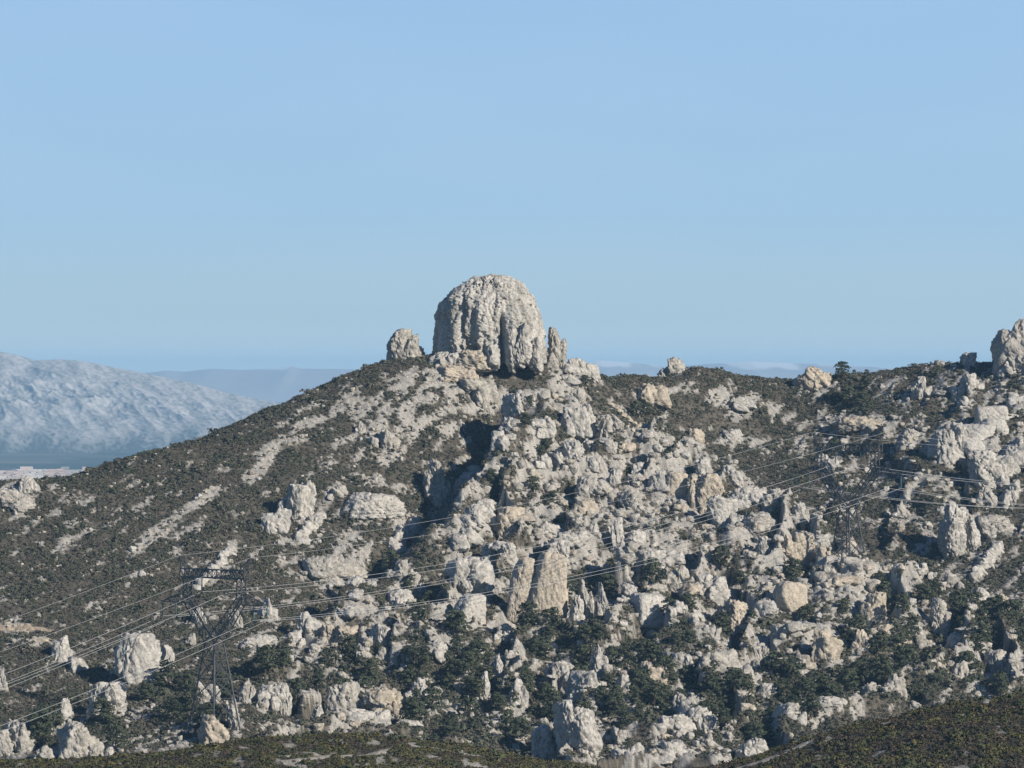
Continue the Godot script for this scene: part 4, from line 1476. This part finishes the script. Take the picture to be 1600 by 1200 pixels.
func make_pines() -> void:
	var r := RandomNumberGenerator.new()
	for k in 7:
		r.seed = 500 + k
		var blobs: Array = []
		var st := SurfaceTool.new()
		st.begin(Mesh.PRIMITIVE_TRIANGLES)
		var bend := Vector3(r.randf_range(-0.5, 0.5), 0, r.randf_range(-0.4, 0.4))
		var mid := Vector3(0, 2.4, 0) + bend * 0.4
		var tip := Vector3(0, 5.2, 0) + bend
		limb(st, Vector3(0, -0.8, 0), mid, 0.20, 0.15)
		limb(st, mid, tip, 0.15, 0.05)
		var count := 15 + r.randi() % 6
		for i in count:
			var f := float(i) / (count - 1)
			var y := lerpf(1.5, 5.6, f)
			var reach := (2.3 * sqrt(1.0 - f * 0.86)) * (0.7 if f < 0.15 else 1.0) * r.randf_range(0.45, 1.0)
			var ang := i * 2.4 + r.randf() * 0.8
			var p := Vector3(cos(ang) * reach, y + r.randf_range(-0.3, 0.3), sin(ang) * reach) + bend * (y / 5.2)
			var s := r.randf_range(0.55, 0.95)
			blobs.append([p, Vector3(s * 1.25, s * 0.75, s * 1.25)])
			limb(st, mid.lerp(tip, clampf(f - 0.15, 0.0, 0.95)), p, 0.06, 0.02, 4)
		st.generate_normals()
		pine_kinds.append([leaf_cloud(520 + k, blobs, 62, 0.42, Color(0.026, 0.033, 0.021), Color(0.078, 0.086, 0.054)), st.commit()])

func pine(p: Vector3, height: float, r: RandomNumberGenerator, label: String, group := "") -> void:
	var kind: Array = pine_kinds[r.randi() % pine_kinds.size()]
	var root := Node3D.new()
	root.name = "pine_tree"
	var s := height / 6.2
	var wide := s * r.randf_range(1.05, 1.4)
	root.transform = Transform3D(Basis(Vector3.UP, r.randf() * TAU) * Basis.from_scale(Vector3(wide, s, wide)), p)
	add_child(root, true)
	put("crown", kind[0], root, mat_pine)
	put("trunk", kind[1], root, mat_bark)
	tag(root, label, "tree", group)

func pines() -> void:
	make_pines()
	var r := RandomNumberGenerator.new()
	r.seed = 91
	# those that stand out one by one: px, py of the foot, height in pixels
	var lone := [
		[165, 734, 14, "lone dark bushy pine on the left skyline"],
		[141, 737, 6, "small shrub like pine left of the lone skyline pine"],
		[1314, 594, 28, "tall dark pine on the right skyline beside the cream crag"],
		[1334, 580, 9, "small pointed pine on the right skyline past the tall one"],
		[1354, 582, 10, "little round pine on the right skyline, farther right"],
		[1352, 606, 22, "broad pine on the dark slope below the tall skyline pine"],
		[1325, 628, 30, "large dark pine in the hollow under the cream skyline crag"],
		[1345, 634, 26, "spreading pine right of the large one in the hollow"],
		[1300, 626, 20, "low dark pine left of the large one in the hollow"],
		[1300, 700, 26, "dark pine just above the right pylon's beam"],
		[1332, 704, 20, "round pine behind the right end of the right pylon's beam"],
		[995, 655, 30, "dark pine above the strip end slab"],
		[1010, 652, 24, "second dark pine right beside the one above the strip end slab"],
		[1380, 930, 34, "dark pine at the right foot of the right pylon"],
		[1236, 905, 34, "dark pine left of the right pylon's feet, below the upright block"],
		[806, 575, 18, "dark shrubby pine under the summit dome's right buttress"],
		[915, 602, 16, "dark pine below the jagged crest"],
		[668, 940, 30, "broad dark pine in the gully left of the two tiered crag"],
		[655, 1000, 42, "wide dark pine under the rounded block row"],
		[545, 1020, 36, "dark pine in front of the bright warm face"],
		[70, 1160, 34, "dark pine left of the massive bottom left crag"],
	]
	var taken: Array = []
	for it in lone:
		var p := land_point(it[0], it[1])
		p.y = land(p.x, -p.z)
		pine(p, it[2] * -p.z / FOCAL, r, it[3])
		taken.append(Vector2(p.x, -p.z))
	# the belts of pines
	tgrid.resize(gnx * gnd)
	for item in WOODS.split("\n"):
		if item.strip_edges().is_empty():
			continue
		var v: PackedFloat64Array = item.strip_edges().split_floats(" ")
		var a := land_point(v[0], v[1])
		var b := land_point(v[2], v[3])
		stroke(tgrid, Vector2(a.x, -a.z), Vector2(b.x, -b.z), v[4], v[5], false)
	var places: Array = []
	var tries := 0
	while places.size() < 270 and tries < 60000:
		tries += 1
		var d := r.randf_range(1300.0, 1640.0)
		var x := r.randf_range(-0.107, 0.107) * d
		if r.randf() > grid(tgrid, x, d) * (1.25 - 0.8 * rib_wave(x, d)) or crowded(x, d, 0.62):
			continue
		var near := false
		for t in taken:
			if t.distance_to(Vector2(x, d)) < 2.6:
				near = true
				break
		if near:
			continue
		var p := Vector3(x, land(x, d) - 0.2, -d)
		if pixel(p).y > 1195.0:
			continue
		places.append(p)
		taken.append(Vector2(x, d))
	var ranks := {}
	for it in by_landmark(places):
		var h := r.randf_range(4.0, 8.6)
		pine(it[1], h, r, place_words(it[1], ranks, ["low bushy pine", "dark rounded pine"][int(h > 6.0)]), "pines among the rocks of the spur")

func scrub() -> void:
	var r := RandomNumberGenerator.new()
	r.seed = 101
	var meshes: Array = []
	for k in 6:
		r.seed = 600 + k
		var blobs: Array = []
		for i in 4:
			blobs.append([Vector3(r.randf_range(-0.45, 0.45), r.randf_range(0.1, 0.35), r.randf_range(-0.45, 0.45)), Vector3(0.42, 0.34, 0.42) * r.randf_range(0.8, 1.25)])
		meshes.append(leaf_cloud(620 + k, blobs, 13, 0.34, Color(0.75, 0.75, 0.75), Color(1.2, 1.2, 1.2)))
	r.seed = 102
	var olive := [Color(0.090, 0.086, 0.060), Color(0.104, 0.092, 0.070), Color(0.076, 0.078, 0.054), Color(0.114, 0.098, 0.076), Color(0.094, 0.092, 0.068)]
	var green := [Color(0.078, 0.080, 0.056), Color(0.088, 0.088, 0.062), Color(0.068, 0.072, 0.050)]
	var kinds: Array = []
	for k in 12:
		kinds.append([])
	for it in crevices:
		var s: float = it[1]
		kinds[r.randi() % 12].append(Transform3D(Basis(Vector3.UP, r.randf() * TAU) * Basis.from_scale(Vector3(s * 1.3, s, s * 1.3)), it[0] - Vector3(0, s * 0.2, 0)))
	for t in 140000:
		var d := r.randf_range(1300.0, 1735.0)
		var x := r.randf_range(-0.113, 0.113) * d
		var b := bare(x, d)
		if r.randf() < b * 0.93:
			continue
		if x < -130.0 and on_road(x, d):
			continue
		var tn := tint_noise.get_noise_2d(x * 2.0, d * 2.0)
		if tn < -0.45 and r.randf() < 0.3:
			continue
		var s := r.randf_range(0.55, 1.15) * (1.0 + 0.4 * clampf(tn, -0.5, 1.0))
		if r.randf() < 0.035:
			s *= r.randf_range(1.5, 2.2)
			tn += 0.2
		var wood := grid(tgrid, x, d)
		if wood > 0.25:
			s *= 1.0 + wood * 0.7
			tn += wood * 0.5
		var k := r.randi() % 6 + (6 if tn + r.randfn() * 0.12 > 0.10 else 0)
		kinds[k].append(Transform3D(Basis(Vector3.UP, r.randf() * TAU) * Basis.from_scale(Vector3(s * 1.15, s * r.randf_range(0.7, 1.1), s * 1.15)), Vector3(x, land_full(x, d, b) - 0.05, -d)))
	for k in 12:
		scatter("scrub", "low dark garrigue scrub covering the hillside", "scrub", meshes[k % 6], kinds[k], olive if k < 6 else green, mat_leaf)
	var fore_tints := [Color(0.060, 0.056, 0.036), Color(0.074, 0.062, 0.044), Color(0.048, 0.050, 0.032), Color(0.090, 0.070, 0.050)]
	var fore_green := [Color(0.072, 0.078, 0.038), Color(0.112, 0.098, 0.040), Color(0.060, 0.068, 0.036), Color(0.090, 0.086, 0.044)]
	for k in 12:
		kinds[k] = []
	for t in 85000:
		var d := r.randf_range(815.0, 960.0)
		var x := r.randf_range(-0.115, 0.115) * d
		var b := fore_bare(x, d)
		if r.randf() < b * 0.95 or on_track(x, d):
			continue
		var tn := tint_noise.get_noise_2d(x * 4.0 + 500.0, d * 3.0)
		var s := r.randf_range(0.32, 0.78) * (1.0 + 0.5 * clampf(tn, -0.4, 1.0))
		if r.randf() < 0.05:
			s *= r.randf_range(1.4, 2.1)
		var k := r.randi() % 6 + (6 if tn + r.randfn() * 0.1 + (0.22 if x < 12.0 else -0.05) > 0.12 else 0)
		kinds[k].append(Transform3D(Basis(Vector3.UP, r.randf() * TAU) * Basis.from_scale(Vector3(s * 1.1, s * r.randf_range(0.7, 1.1), s * 1.1)), Vector3(x, fore_land(x, d) - 0.04, -d)))
	for k in 12:
		scatter("near_scrub", "olive green and brown scrub covering the nearer hill", "scrub", meshes[k % 6], kinds[k], fore_tints if k < 6 else fore_green, mat_leaf)
	for it in [[727, 444, 9, "dark bush on the left shoulder of the summit dome's top"], [741, 436, 9, "second dark bush higher on the summit dome's left shoulder"], [712, 453, 8, "small bush clinging to the summit dome's upper left edge"], [811, 470, 5, "tiny bush on the summit dome's right face"], [829, 478, 5, "tiny bush farther right on the summit dome's right face"], [702, 489, 6, "tiny round bush high on the summit dome's left face"]]:
		var dd := 1641.0
		var p := at(it[0], it[1], dd)
		if it[1] < 460:
			p = at(it[0], it[1] + 1.0, 1650.0)
		var o := put("bush", meshes[it[0] % 6], self, mat_bush())
		var s: float = it[2] * dd / FOCAL * 0.8
		o.transform = Transform3D(Basis.from_scale(Vector3(s, s, s)), p)
		tag(o, it[3], "bush")

var bush_mat: StandardMaterial3D

func mat_bush() -> StandardMaterial3D:
	if bush_mat == null:
		bush_mat = mat_leaf.duplicate()
		bush_mat.albedo_color = Color(0.07, 0.075, 0.045).linear_to_srgb()
	return bush_mat

# ------------------------------------------------------------------ the power line
func bar(st: SurfaceTool, a: Vector3, b: Vector3, t: float) -> void:
	var dir := (b - a).normalized()
	var s := dir.cross(Vector3.UP if absf(dir.y) < 0.9 else Vector3.RIGHT).normalized() * t * 0.5
	var u := dir.cross(s).normalized() * t * 0.5
	var q := [a - s - u, a + s - u, a + s + u, a - s + u, b - s - u, b + s - u, b + s + u, b - s + u]
	for f in [[0, 1, 5, 4], [1, 2, 6, 5], [2, 3, 7, 6], [3, 0, 4, 7], [0, 3, 2, 1], [4, 5, 6, 7]]:
		for k in [0, 1, 2, 0, 2, 3]:
			st.add_vertex(q[f[k]])

func begin() -> SurfaceTool:
	var st := SurfaceTool.new()
	st.begin(Mesh.PRIMITIVE_TRIANGLES)
	st.set_smooth_group(-1)
	return st

func finish(st: SurfaceTool, called: String, parent: Node, m: Material) -> void:
	st.generate_normals()
	put(called, st.commit(), parent, m)

func pylon(base: Vector3, yaw: float, feet: Array, label: String) -> Node3D:
	var root := Node3D.new()
	root.name = "power_pylon"
	root.transform = Transform3D(Basis(Vector3.UP, yaw), base)
	add_child(root, true)
	tag(root, label, "pylon", "")
	var levels := [0.0, 6.5, 12.0, 17.0, 21.5]
	var half := func(y: float) -> float: return lerpf(4.65, 1.8, y / 21.5)
	var corner := [Vector2(-1, -1), Vector2(1, -1), Vector2(1, 1), Vector2(-1, 1)]
	for k in 4:
		var st := begin()
		var c: Vector2 = corner[k]
		var low: float = feet[k]
		var hb: float = half.call(low)
		bar(st, Vector3(c.x * hb, low, c.y * hb), Vector3(c.x * 1.8, 21.5, c.y * 1.8), 0.33)
		finish(st, "leg", root, mat_steel)
	for f in 4:
		var st := begin()
		var c0: Vector2 = corner[f]
		var c1: Vector2 = corner[(f + 1) % 4]
		for i in 4:
			var y0: float = levels[i]
			var y1: float = levels[i + 1]
			var h0: float = half.call(y0)
			var h1: float = half.call(y1)
			bar(st, Vector3(c0.x * h0, y0, c0.y * h0), Vector3(c1.x * h1, y1, c1.y * h1), 0.16)
			bar(st, Vector3(c1.x * h0, y0, c1.y * h0), Vector3(c0.x * h1, y1, c0.y * h1), 0.16)
			bar(st, Vector3(c0.x * h1, y1, c0.y * h1), Vector3(c1.x * h1, y1, c1.y * h1), 0.13)
		finish(st, "bracing", root, mat_steel)
	for s in [-1.0, 1.0]:
		var st := begin()
		for z in [-1.0, 1.0]:
			var o0 := Vector3(s * 1.8, 21.5, z * 1.8)
			var o1 := Vector3(s * 11.7, 33.0, z * 0.9)
			var i0 := Vector3(-s * 1.2, 22.6, z * 1.6)
			var i1 := Vector3(s * 9.7, 34.2, z * 0.9)
			bar(st, o0, o1, 0.25)
			bar(st, i0, i1, 0.25)
			for k in 8:
				var f := k / 8.0
				var g := (k + 1) / 8.0
				bar(st, o0.lerp(o1, f), i0.lerp(i1, lerpf(0.2, 1.0, g)), 0.12)
				bar(st, o0.lerp(o1, g), i0.lerp(i1, lerpf(0.2, 1.0, g)), 0.12)
		for k in 7:
			var f := (k + 1) / 7.0
			var p := Vector3(s * 1.8, 21.5, 1.8).lerp(Vector3(s * 11.7, 33.0, 0.9), f)
			bar(st, p, Vector3(p.x, p.y, -p.z), 0.11)
		finish(st, "fork_arm", root, mat_steel)
		st = begin()
		for z in [-0.9, 0.9]:
			bar(st, Vector3(s * 11.7, 33.0, z), Vector3(s * 11.5, 39.4, z), 0.22)
			bar(st, Vector3(s * 9.7, 34.2, z), Vector3(s * 9.9, 39.4, z), 0.22)
			for k in 4:
				var y := 33.6 + k * 1.45
				bar(st, Vector3(s * 11.6, y, z), Vector3(s * 9.8, y + 1.45, z), 0.11)
				bar(st, Vector3(s * 9.8, y, z), Vector3(s * 11.6, y + 1.45, z), 0.11)
				bar(st, Vector3(s * 9.8, y, z), Vector3(s * 11.6, y, z), 0.11)
		finish(st, "column", root, mat_steel)
		st = begin()
		for z in [-0.9, 0.9]:
			bar(st, Vector3(s * 11.7, 32.3, z), Vector3(s * 21.3, 32.3, 0), 0.2)
			bar(st, Vector3(s * 11.6, 35.2, z), Vector3(s * 21.3, 32.4, 0), 0.2)
			for k in 5:
				var f := k / 5.0
				var g := (k + 1) / 5.0
				bar(st, Vector3(s * 11.7, 32.3, z).lerp(Vector3(s * 21.3, 32.3, 0), f), Vector3(s * 11.6, 35.2, z).lerp(Vector3(s * 21.3, 32.4, 0), g), 0.1)
				bar(st, Vector3(s * 11.7, 32.3, z).lerp(Vector3(s * 21.3, 32.3, 0), g), Vector3(s * 11.6, 35.2, z).lerp(Vector3(s * 21.3, 32.4, 0), g), 0.1)
		finish(st, "crossarm", root, mat_steel)
		st = begin()
		for z in [-0.7, 0.7]:
			bar(st, Vector3(s * 10.2, 41.6, z), Vector3(s * 14.2, 45.2, 0), 0.16)
			bar(st, Vector3(s * 12.6, 41.6, z), Vector3(s * 14.2, 45.2, 0), 0.16)
		finish(st, "earth_wire_horn", root, mat_steel)
	var st := begin()
	for z in [-0.9, 0.9]:
		for y in [39.4, 41.6]:
			bar(st, Vector3(-12.8, y, z), Vector3(12.8, y, z), 0.32)
		for k in 15:
			var x := -12.8 + k * 25.6 / 14.0
			bar(st, Vector3(x, 39.4, z), Vector3(x, 41.6, z), 0.2)
			if k < 14:
				var x1 := x + 25.6 / 14.0
				bar(st, Vector3(x, 39.4 if k % 2 else 41.6, z), Vector3(x1, 41.6 if k % 2 else 39.4, z), 0.12)
	for k in 15:
		var x := -12.8 + k * 25.6 / 14.0
		for y in [39.4, 41.6]:
			bar(st, Vector3(x, y, -0.9), Vector3(x, y, 0.9), 0.11)
	finish(st, "beam", root, mat_steel)
	for w in PHASES:
		st = begin()
		var top: Vector3 = w + Vector3(0, 4.0, 0)
		bar(st, top, w, 0.08)
		for k in 9:
			bar(st, w + Vector3(0, 0.5 + k * 0.36, 0), w + Vector3(0, 0.72 + k * 0.36, 0), 0.34)
		finish(st, "insulator", root, mat_glass)
	return root

const PHASES := [Vector3(-5.0, 35.4, 0), Vector3(5.0, 35.4, 0), Vector3(-15.5, 28.3, 0), Vector3(15.5, 28.3, 0), Vector3(-20.8, 28.3, 0), Vector3(20.8, 28.3, 0)]

func power_line() -> void:
	var yaw := -PI / 4.0 + 0.03
	var left := at(335, 1128, 1312)
	var right := at(1325, 905, 1478)
	var grounded := func(base: Vector3) -> Array:
		var out: Array = []
		for c in [Vector3(-4.65, 0, -4.65), Vector3(4.65, 0, -4.65), Vector3(4.65, 0, 4.65), Vector3(-4.65, 0, 4.65)]:
			var q: Vector3 = base + Basis(Vector3.UP, yaw) * c
			out.append(land(q.x, -q.z) - base.y - 0.6)
		return out
	var a := pylon(left, yaw, grounded.call(left), "lattice power pylon standing in the lower left, nearer than the other")
	var b := pylon(right, yaw, grounded.call(right), "lattice power pylon standing on the warm terrace at the right")
	landmarks.append([pixel(left), "the left pylon"])
	var step := right - left
	var before := left - Vector3(step.x, 0, step.z) * 1.15 + Vector3(0, -62, 0)
	var after := right + Vector3(step.x, 0, step.z) * 0.9 + Vector3(0, -6, 0)
	var names := ["left conductor wire hung under the pylons' top beams", "right conductor wire hung under the pylons' top beams", "conductor wire at the inner end of the pylons' left crossarms", "conductor wire at the inner end of the pylons' right crossarms", "conductor wire at the tip of the pylons' left crossarms", "conductor wire at the tip of the pylons' right crossarms", "thin earth wire on the pylons' left horns", "thin earth wire on the pylons' right horns"]
	var spots: Array = PHASES.duplicate()
	spots.append(Vector3(-14.2, 45.2, 0))
	spots.append(Vector3(14.2, 45.2, 0))
	for i in 8:
		var turn := Basis(Vector3.UP, yaw)
		var q: Vector3 = turn * spots[i]
		var stops := [before + q, left + q, right + q, after + q]
		var st := begin()
		var thick := 0.07 if i < 6 else 0.05
		for k in 3:
			var p0: Vector3 = stops[k]
			var p1: Vector3 = stops[k + 1]
			var sag := p0.distance_to(p1) * (0.026 if i < 6 else 0.018)
			var last := p0
			for j in 30:
				var t := (j + 1) / 30.0
				var p := p0.lerp(p1, t) - Vector3(0, 4.0 * sag * t * (1.0 - t), 0)
				bar(st, last, p, thick)
				last = p
		st.generate_normals()
		var o := put("conductor_wire" if i < 6 else "earth_wire", st.commit(), self, mat_wire)
		tag(o, names[i], "wire", "wires of the power line")

# ------------------------------------------------------------------ tracks
var track_lines: Array = []

func fore_point(px: float, py: float) -> Vector3:
	var a := (px - 800.0) / FOCAL
	var e := (600.0 - py) / FOCAL
	var d := 760.0
	while d < 1000.0:
		if fore_grid(a * d, d) >= e * d:
			break
		d += 1.0
	return Vector3(a * d, 0, -d)

func make_track_lines() -> void:
	if track_lines.size():
		return
	for text in ["440 1196, 490 1190, 535 1182, 575 1180, 612 1173", "505 1186, 470 1178, 452 1186, 425 1182", "1140 1203, 1200 1188, 1262 1166, 1300 1148, 1340 1133, 1362 1126", "1540 1100, 1575 1091, 1610 1082", "645 1165, 690 1172, 730 1180"]:
		var line: PackedVector3Array = []
		for item in text.split(","):
			var v: PackedFloat64Array = item.strip_edges().split_floats(" ")
			line.append(fore_point(v[0], v[1]))
		track_lines.append(line)

func on_track(x: float, d: float) -> bool:
	make_track_lines()
	var p := Vector2(x, -d)
	for line in track_lines:
		for i in line.size() - 1:
			var q := Geometry2D.get_closest_point_to_segment(p, Vector2(line[i].x, line[i].z), Vector2(line[i + 1].x, line[i + 1].z))
			if p.distance_to(q) < 1.55 + rough.get_noise_2d(x * 1.5, d * 1.5) * 1.4:
				return true
	return false

var road_line: PackedVector3Array = []

func on_road(x: float, d: float) -> bool:
	if road_line.is_empty():
		for q in [Vector2(-40, 974), Vector2(0, 976), Vector2(30, 978), Vector2(60, 982), Vector2(84, 985)]:
			road_line.append(land_point(q.x, q.y))
	for i in road_line.size() - 1:
		var q := Geometry2D.get_closest_point_to_segment(Vector2(x, -d), Vector2(road_line[i].x, road_line[i].z), Vector2(road_line[i + 1].x, road_line[i + 1].z))
		if Vector2(x, -d).distance_to(q) < 3.2:
			return true
	return false

func ribbon(line: PackedVector3Array, wide: float, fore: bool, tone: Color, called: String, label: String) -> void:
	var curve := Curve3D.new()
	for i in line.size():
		var t := (line[mini(i + 1, line.size() - 1)] - line[maxi(i - 1, 0)]) * 0.2
		curve.add_point(line[i], -t, t)
	var length := curve.get_baked_length()
	var nz := int(length / 0.7) + 2
	var nx := 7
	var v := PackedVector3Array()
	var c := PackedColorArray()
	for j in nz:
		var s := length * j / (nz - 1)
		var p := curve.sample_baked(s)
		var q := curve.sample_baked(minf(s + 0.5, length))
		var o := curve.sample_baked(maxf(s - 0.5, 0.0))
		var side := (q - o).cross(Vector3.UP).normalized()
		for i in nx:
			var f := float(i) / (nx - 1) - 0.5
			var w := wide * (1.0 + 0.5 * rough.get_noise_2d(s * 0.9, 7.0 * signf(f)))
			var x := p.x + side.x * f * w
			var z := p.z + side.z * f * w
			var h := fore_land(x, -z) if fore else land_full(x, -z, bare(x, -z))
			v.append(Vector3(x, h + 0.16 - 0.35 * pow(absf(f) * 2.0, 4.0), z))
			c.append(tone * (0.85 + 0.5 * rough.get_noise_2d(x * 4.0, z * 4.0)))
	structure(put(called, grid_mesh(nx, nz, v, c, mat_ground)), label)

func tracks() -> void:
	make_track_lines()
	var labels := ["white stony footpath winding over the near hill's middle", "short stony path branching left over the near hill", "white stony track slanting up beside the right part of the near hill", "short white track at the right end of the near hill's crest", "faint stony path along the near hill's crest"]
	for i in track_lines.size():
		ribbon(track_lines[i], [3.6, 2.4, 3.2, 1.8, 2.0][i], true, Color(0.42, 0.40, 0.355), "path", labels[i])
	on_road(0.0, 0.0)
	ribbon(road_line, 5.0, false, Color(0.50, 0.42, 0.32), "dirt_road", "sandy dirt road ending on the left slope")

const BARE := """
205 860 330 772 2.6 0.95
390 742 440 690 3.2 0.95
95 800 190 760 2.5 0.55
60 760 130 790 2.5 0.5
100 845 170 815 3.5 0.65
95 800 115 840 2.0 0.65
60 865 120 850 3.0 0.55
10 860 60 862 2.0 0.45
150 758 205 752 2.0 0.4
215 800 240 780 2.0 0.6
0 770 50 800 7.0 0.8
0 970 50 990 5.0 0.7
30 1000 70 1012 3.0 0.7
640 592 740 578 4.0 0.75
600 690 720 612 8.0 0.56
640 640 700 660 7.0 0.58
570 640 640 600 4.5 0.65
600 600 720 590 3.0 0.45
540 700 620 655 6.0 0.48
470 670 560 610 5.0 0.5
430 660 520 620 3.0 0.45
480 740 560 720 3.0 0.42
520 760 630 750 4.0 0.48
430 700 470 680 3.0 0.5
500 905 560 862 7.0 0.75
440 890 600 830 7.0 0.26
350 905 490 840 7.0 0.32
350 965 500 900 7.0 0.28
330 1005 450 985 5.0 0.32
500 800 600 780 5.0 0.4
250 870 300 830 3.0 0.4
740 600 780 620 4.0 0.5
840 680 700 1000 26.0 0.40
950 690 900 900 30.0 0.50
900 900 840 1100 28.0 0.34
1090 760 1050 900 30.0 0.52
1050 900 1000 1100 28.0 0.36
1220 830 1200 930 26.0 0.52
1200 930 1180 1060 24.0 0.40
1330 930 1400 1000 12.0 0.6
1400 950 1550 1060 18.0 0.36
1270 930 1390 915 7.0 0.95
1330 950 1400 970 8.0 0.9
600 950 480 1060 12.0 0.4
480 1130 690 1110 12.0 0.42
60 1190 420 1130 9.0 0.45
0 1185 150 1100 7.0 0.5
150 1125 330 1100 5.0 0.42
60 1180 320 1150 6.0 0.6
380 1130 480 1060 6.0 0.42
180 1040 270 1060 6.0 0.5
1290 660 1385 668 4.0 0.95
1420 690 1570 700 12.0 0.36
1380 760 1620 840 16.0 0.32
1310 720 1430 770 10.0 0.38
1250 700 1340 690 6.0 0.45
1210 640 1262 664 3.0 0.5
1400 605 1560 595 8.0 0.42
1130 634 1185 630 4.0 0.55
1130 684 1172 690 3.0 0.6
1040 605 1140 598 2.0 0.3
1490 900 1620 940 10.0 0.45
1300 780 1450 830 10.0 0.34
870 600 930 640 5.0 0.45
1100 1180 1000 1190 14.0 0.4
"""

const WOODS := """
420 1060 700 1080 10.0 0.55
560 1030 680 1010 8.0 0.5
700 1060 860 1140 14.0 0.75
680 1150 830 1160 8.0 0.8
850 1010 960 1030 7.0 0.5
940 1090 1060 1110 9.0 0.85
990 1000 1080 1030 8.0 0.7
1090 1090 1200 1110 12.0 0.95
1130 1150 1230 1130 9.0 0.9
1200 1080 1330 1080 9.0 0.8
1290 970 1330 1010 6.0 0.7
1330 1040 1470 1060 12.0 0.9
1410 1000 1450 980 7.0 0.8
1500 1020 1600 1000 9.0 0.65
1400 930 1470 950 6.0 0.6
1540 960 1590 985 5.0 0.8
1480 1080 1600 1080 8.0 0.5
880 910 1000 930 7.0 0.3
1040 960 1120 900 5.0 0.45
1190 900 1250 910 5.0 0.45
1150 980 1210 1000 5.0 0.5
640 900 690 950 5.0 0.55
780 770 860 800 6.0 0.4
820 650 850 700 5.0 0.25
30 1150 100 1160 5.0 0.6
190 1140 320 1120 8.0 0.5
240 1090 330 1080 6.0 0.5
1270 620 1380 640 6.0 0.35
1150 700 1180 690 3.0 0.2
1340 800 1480 780 8.0 0.12
"""
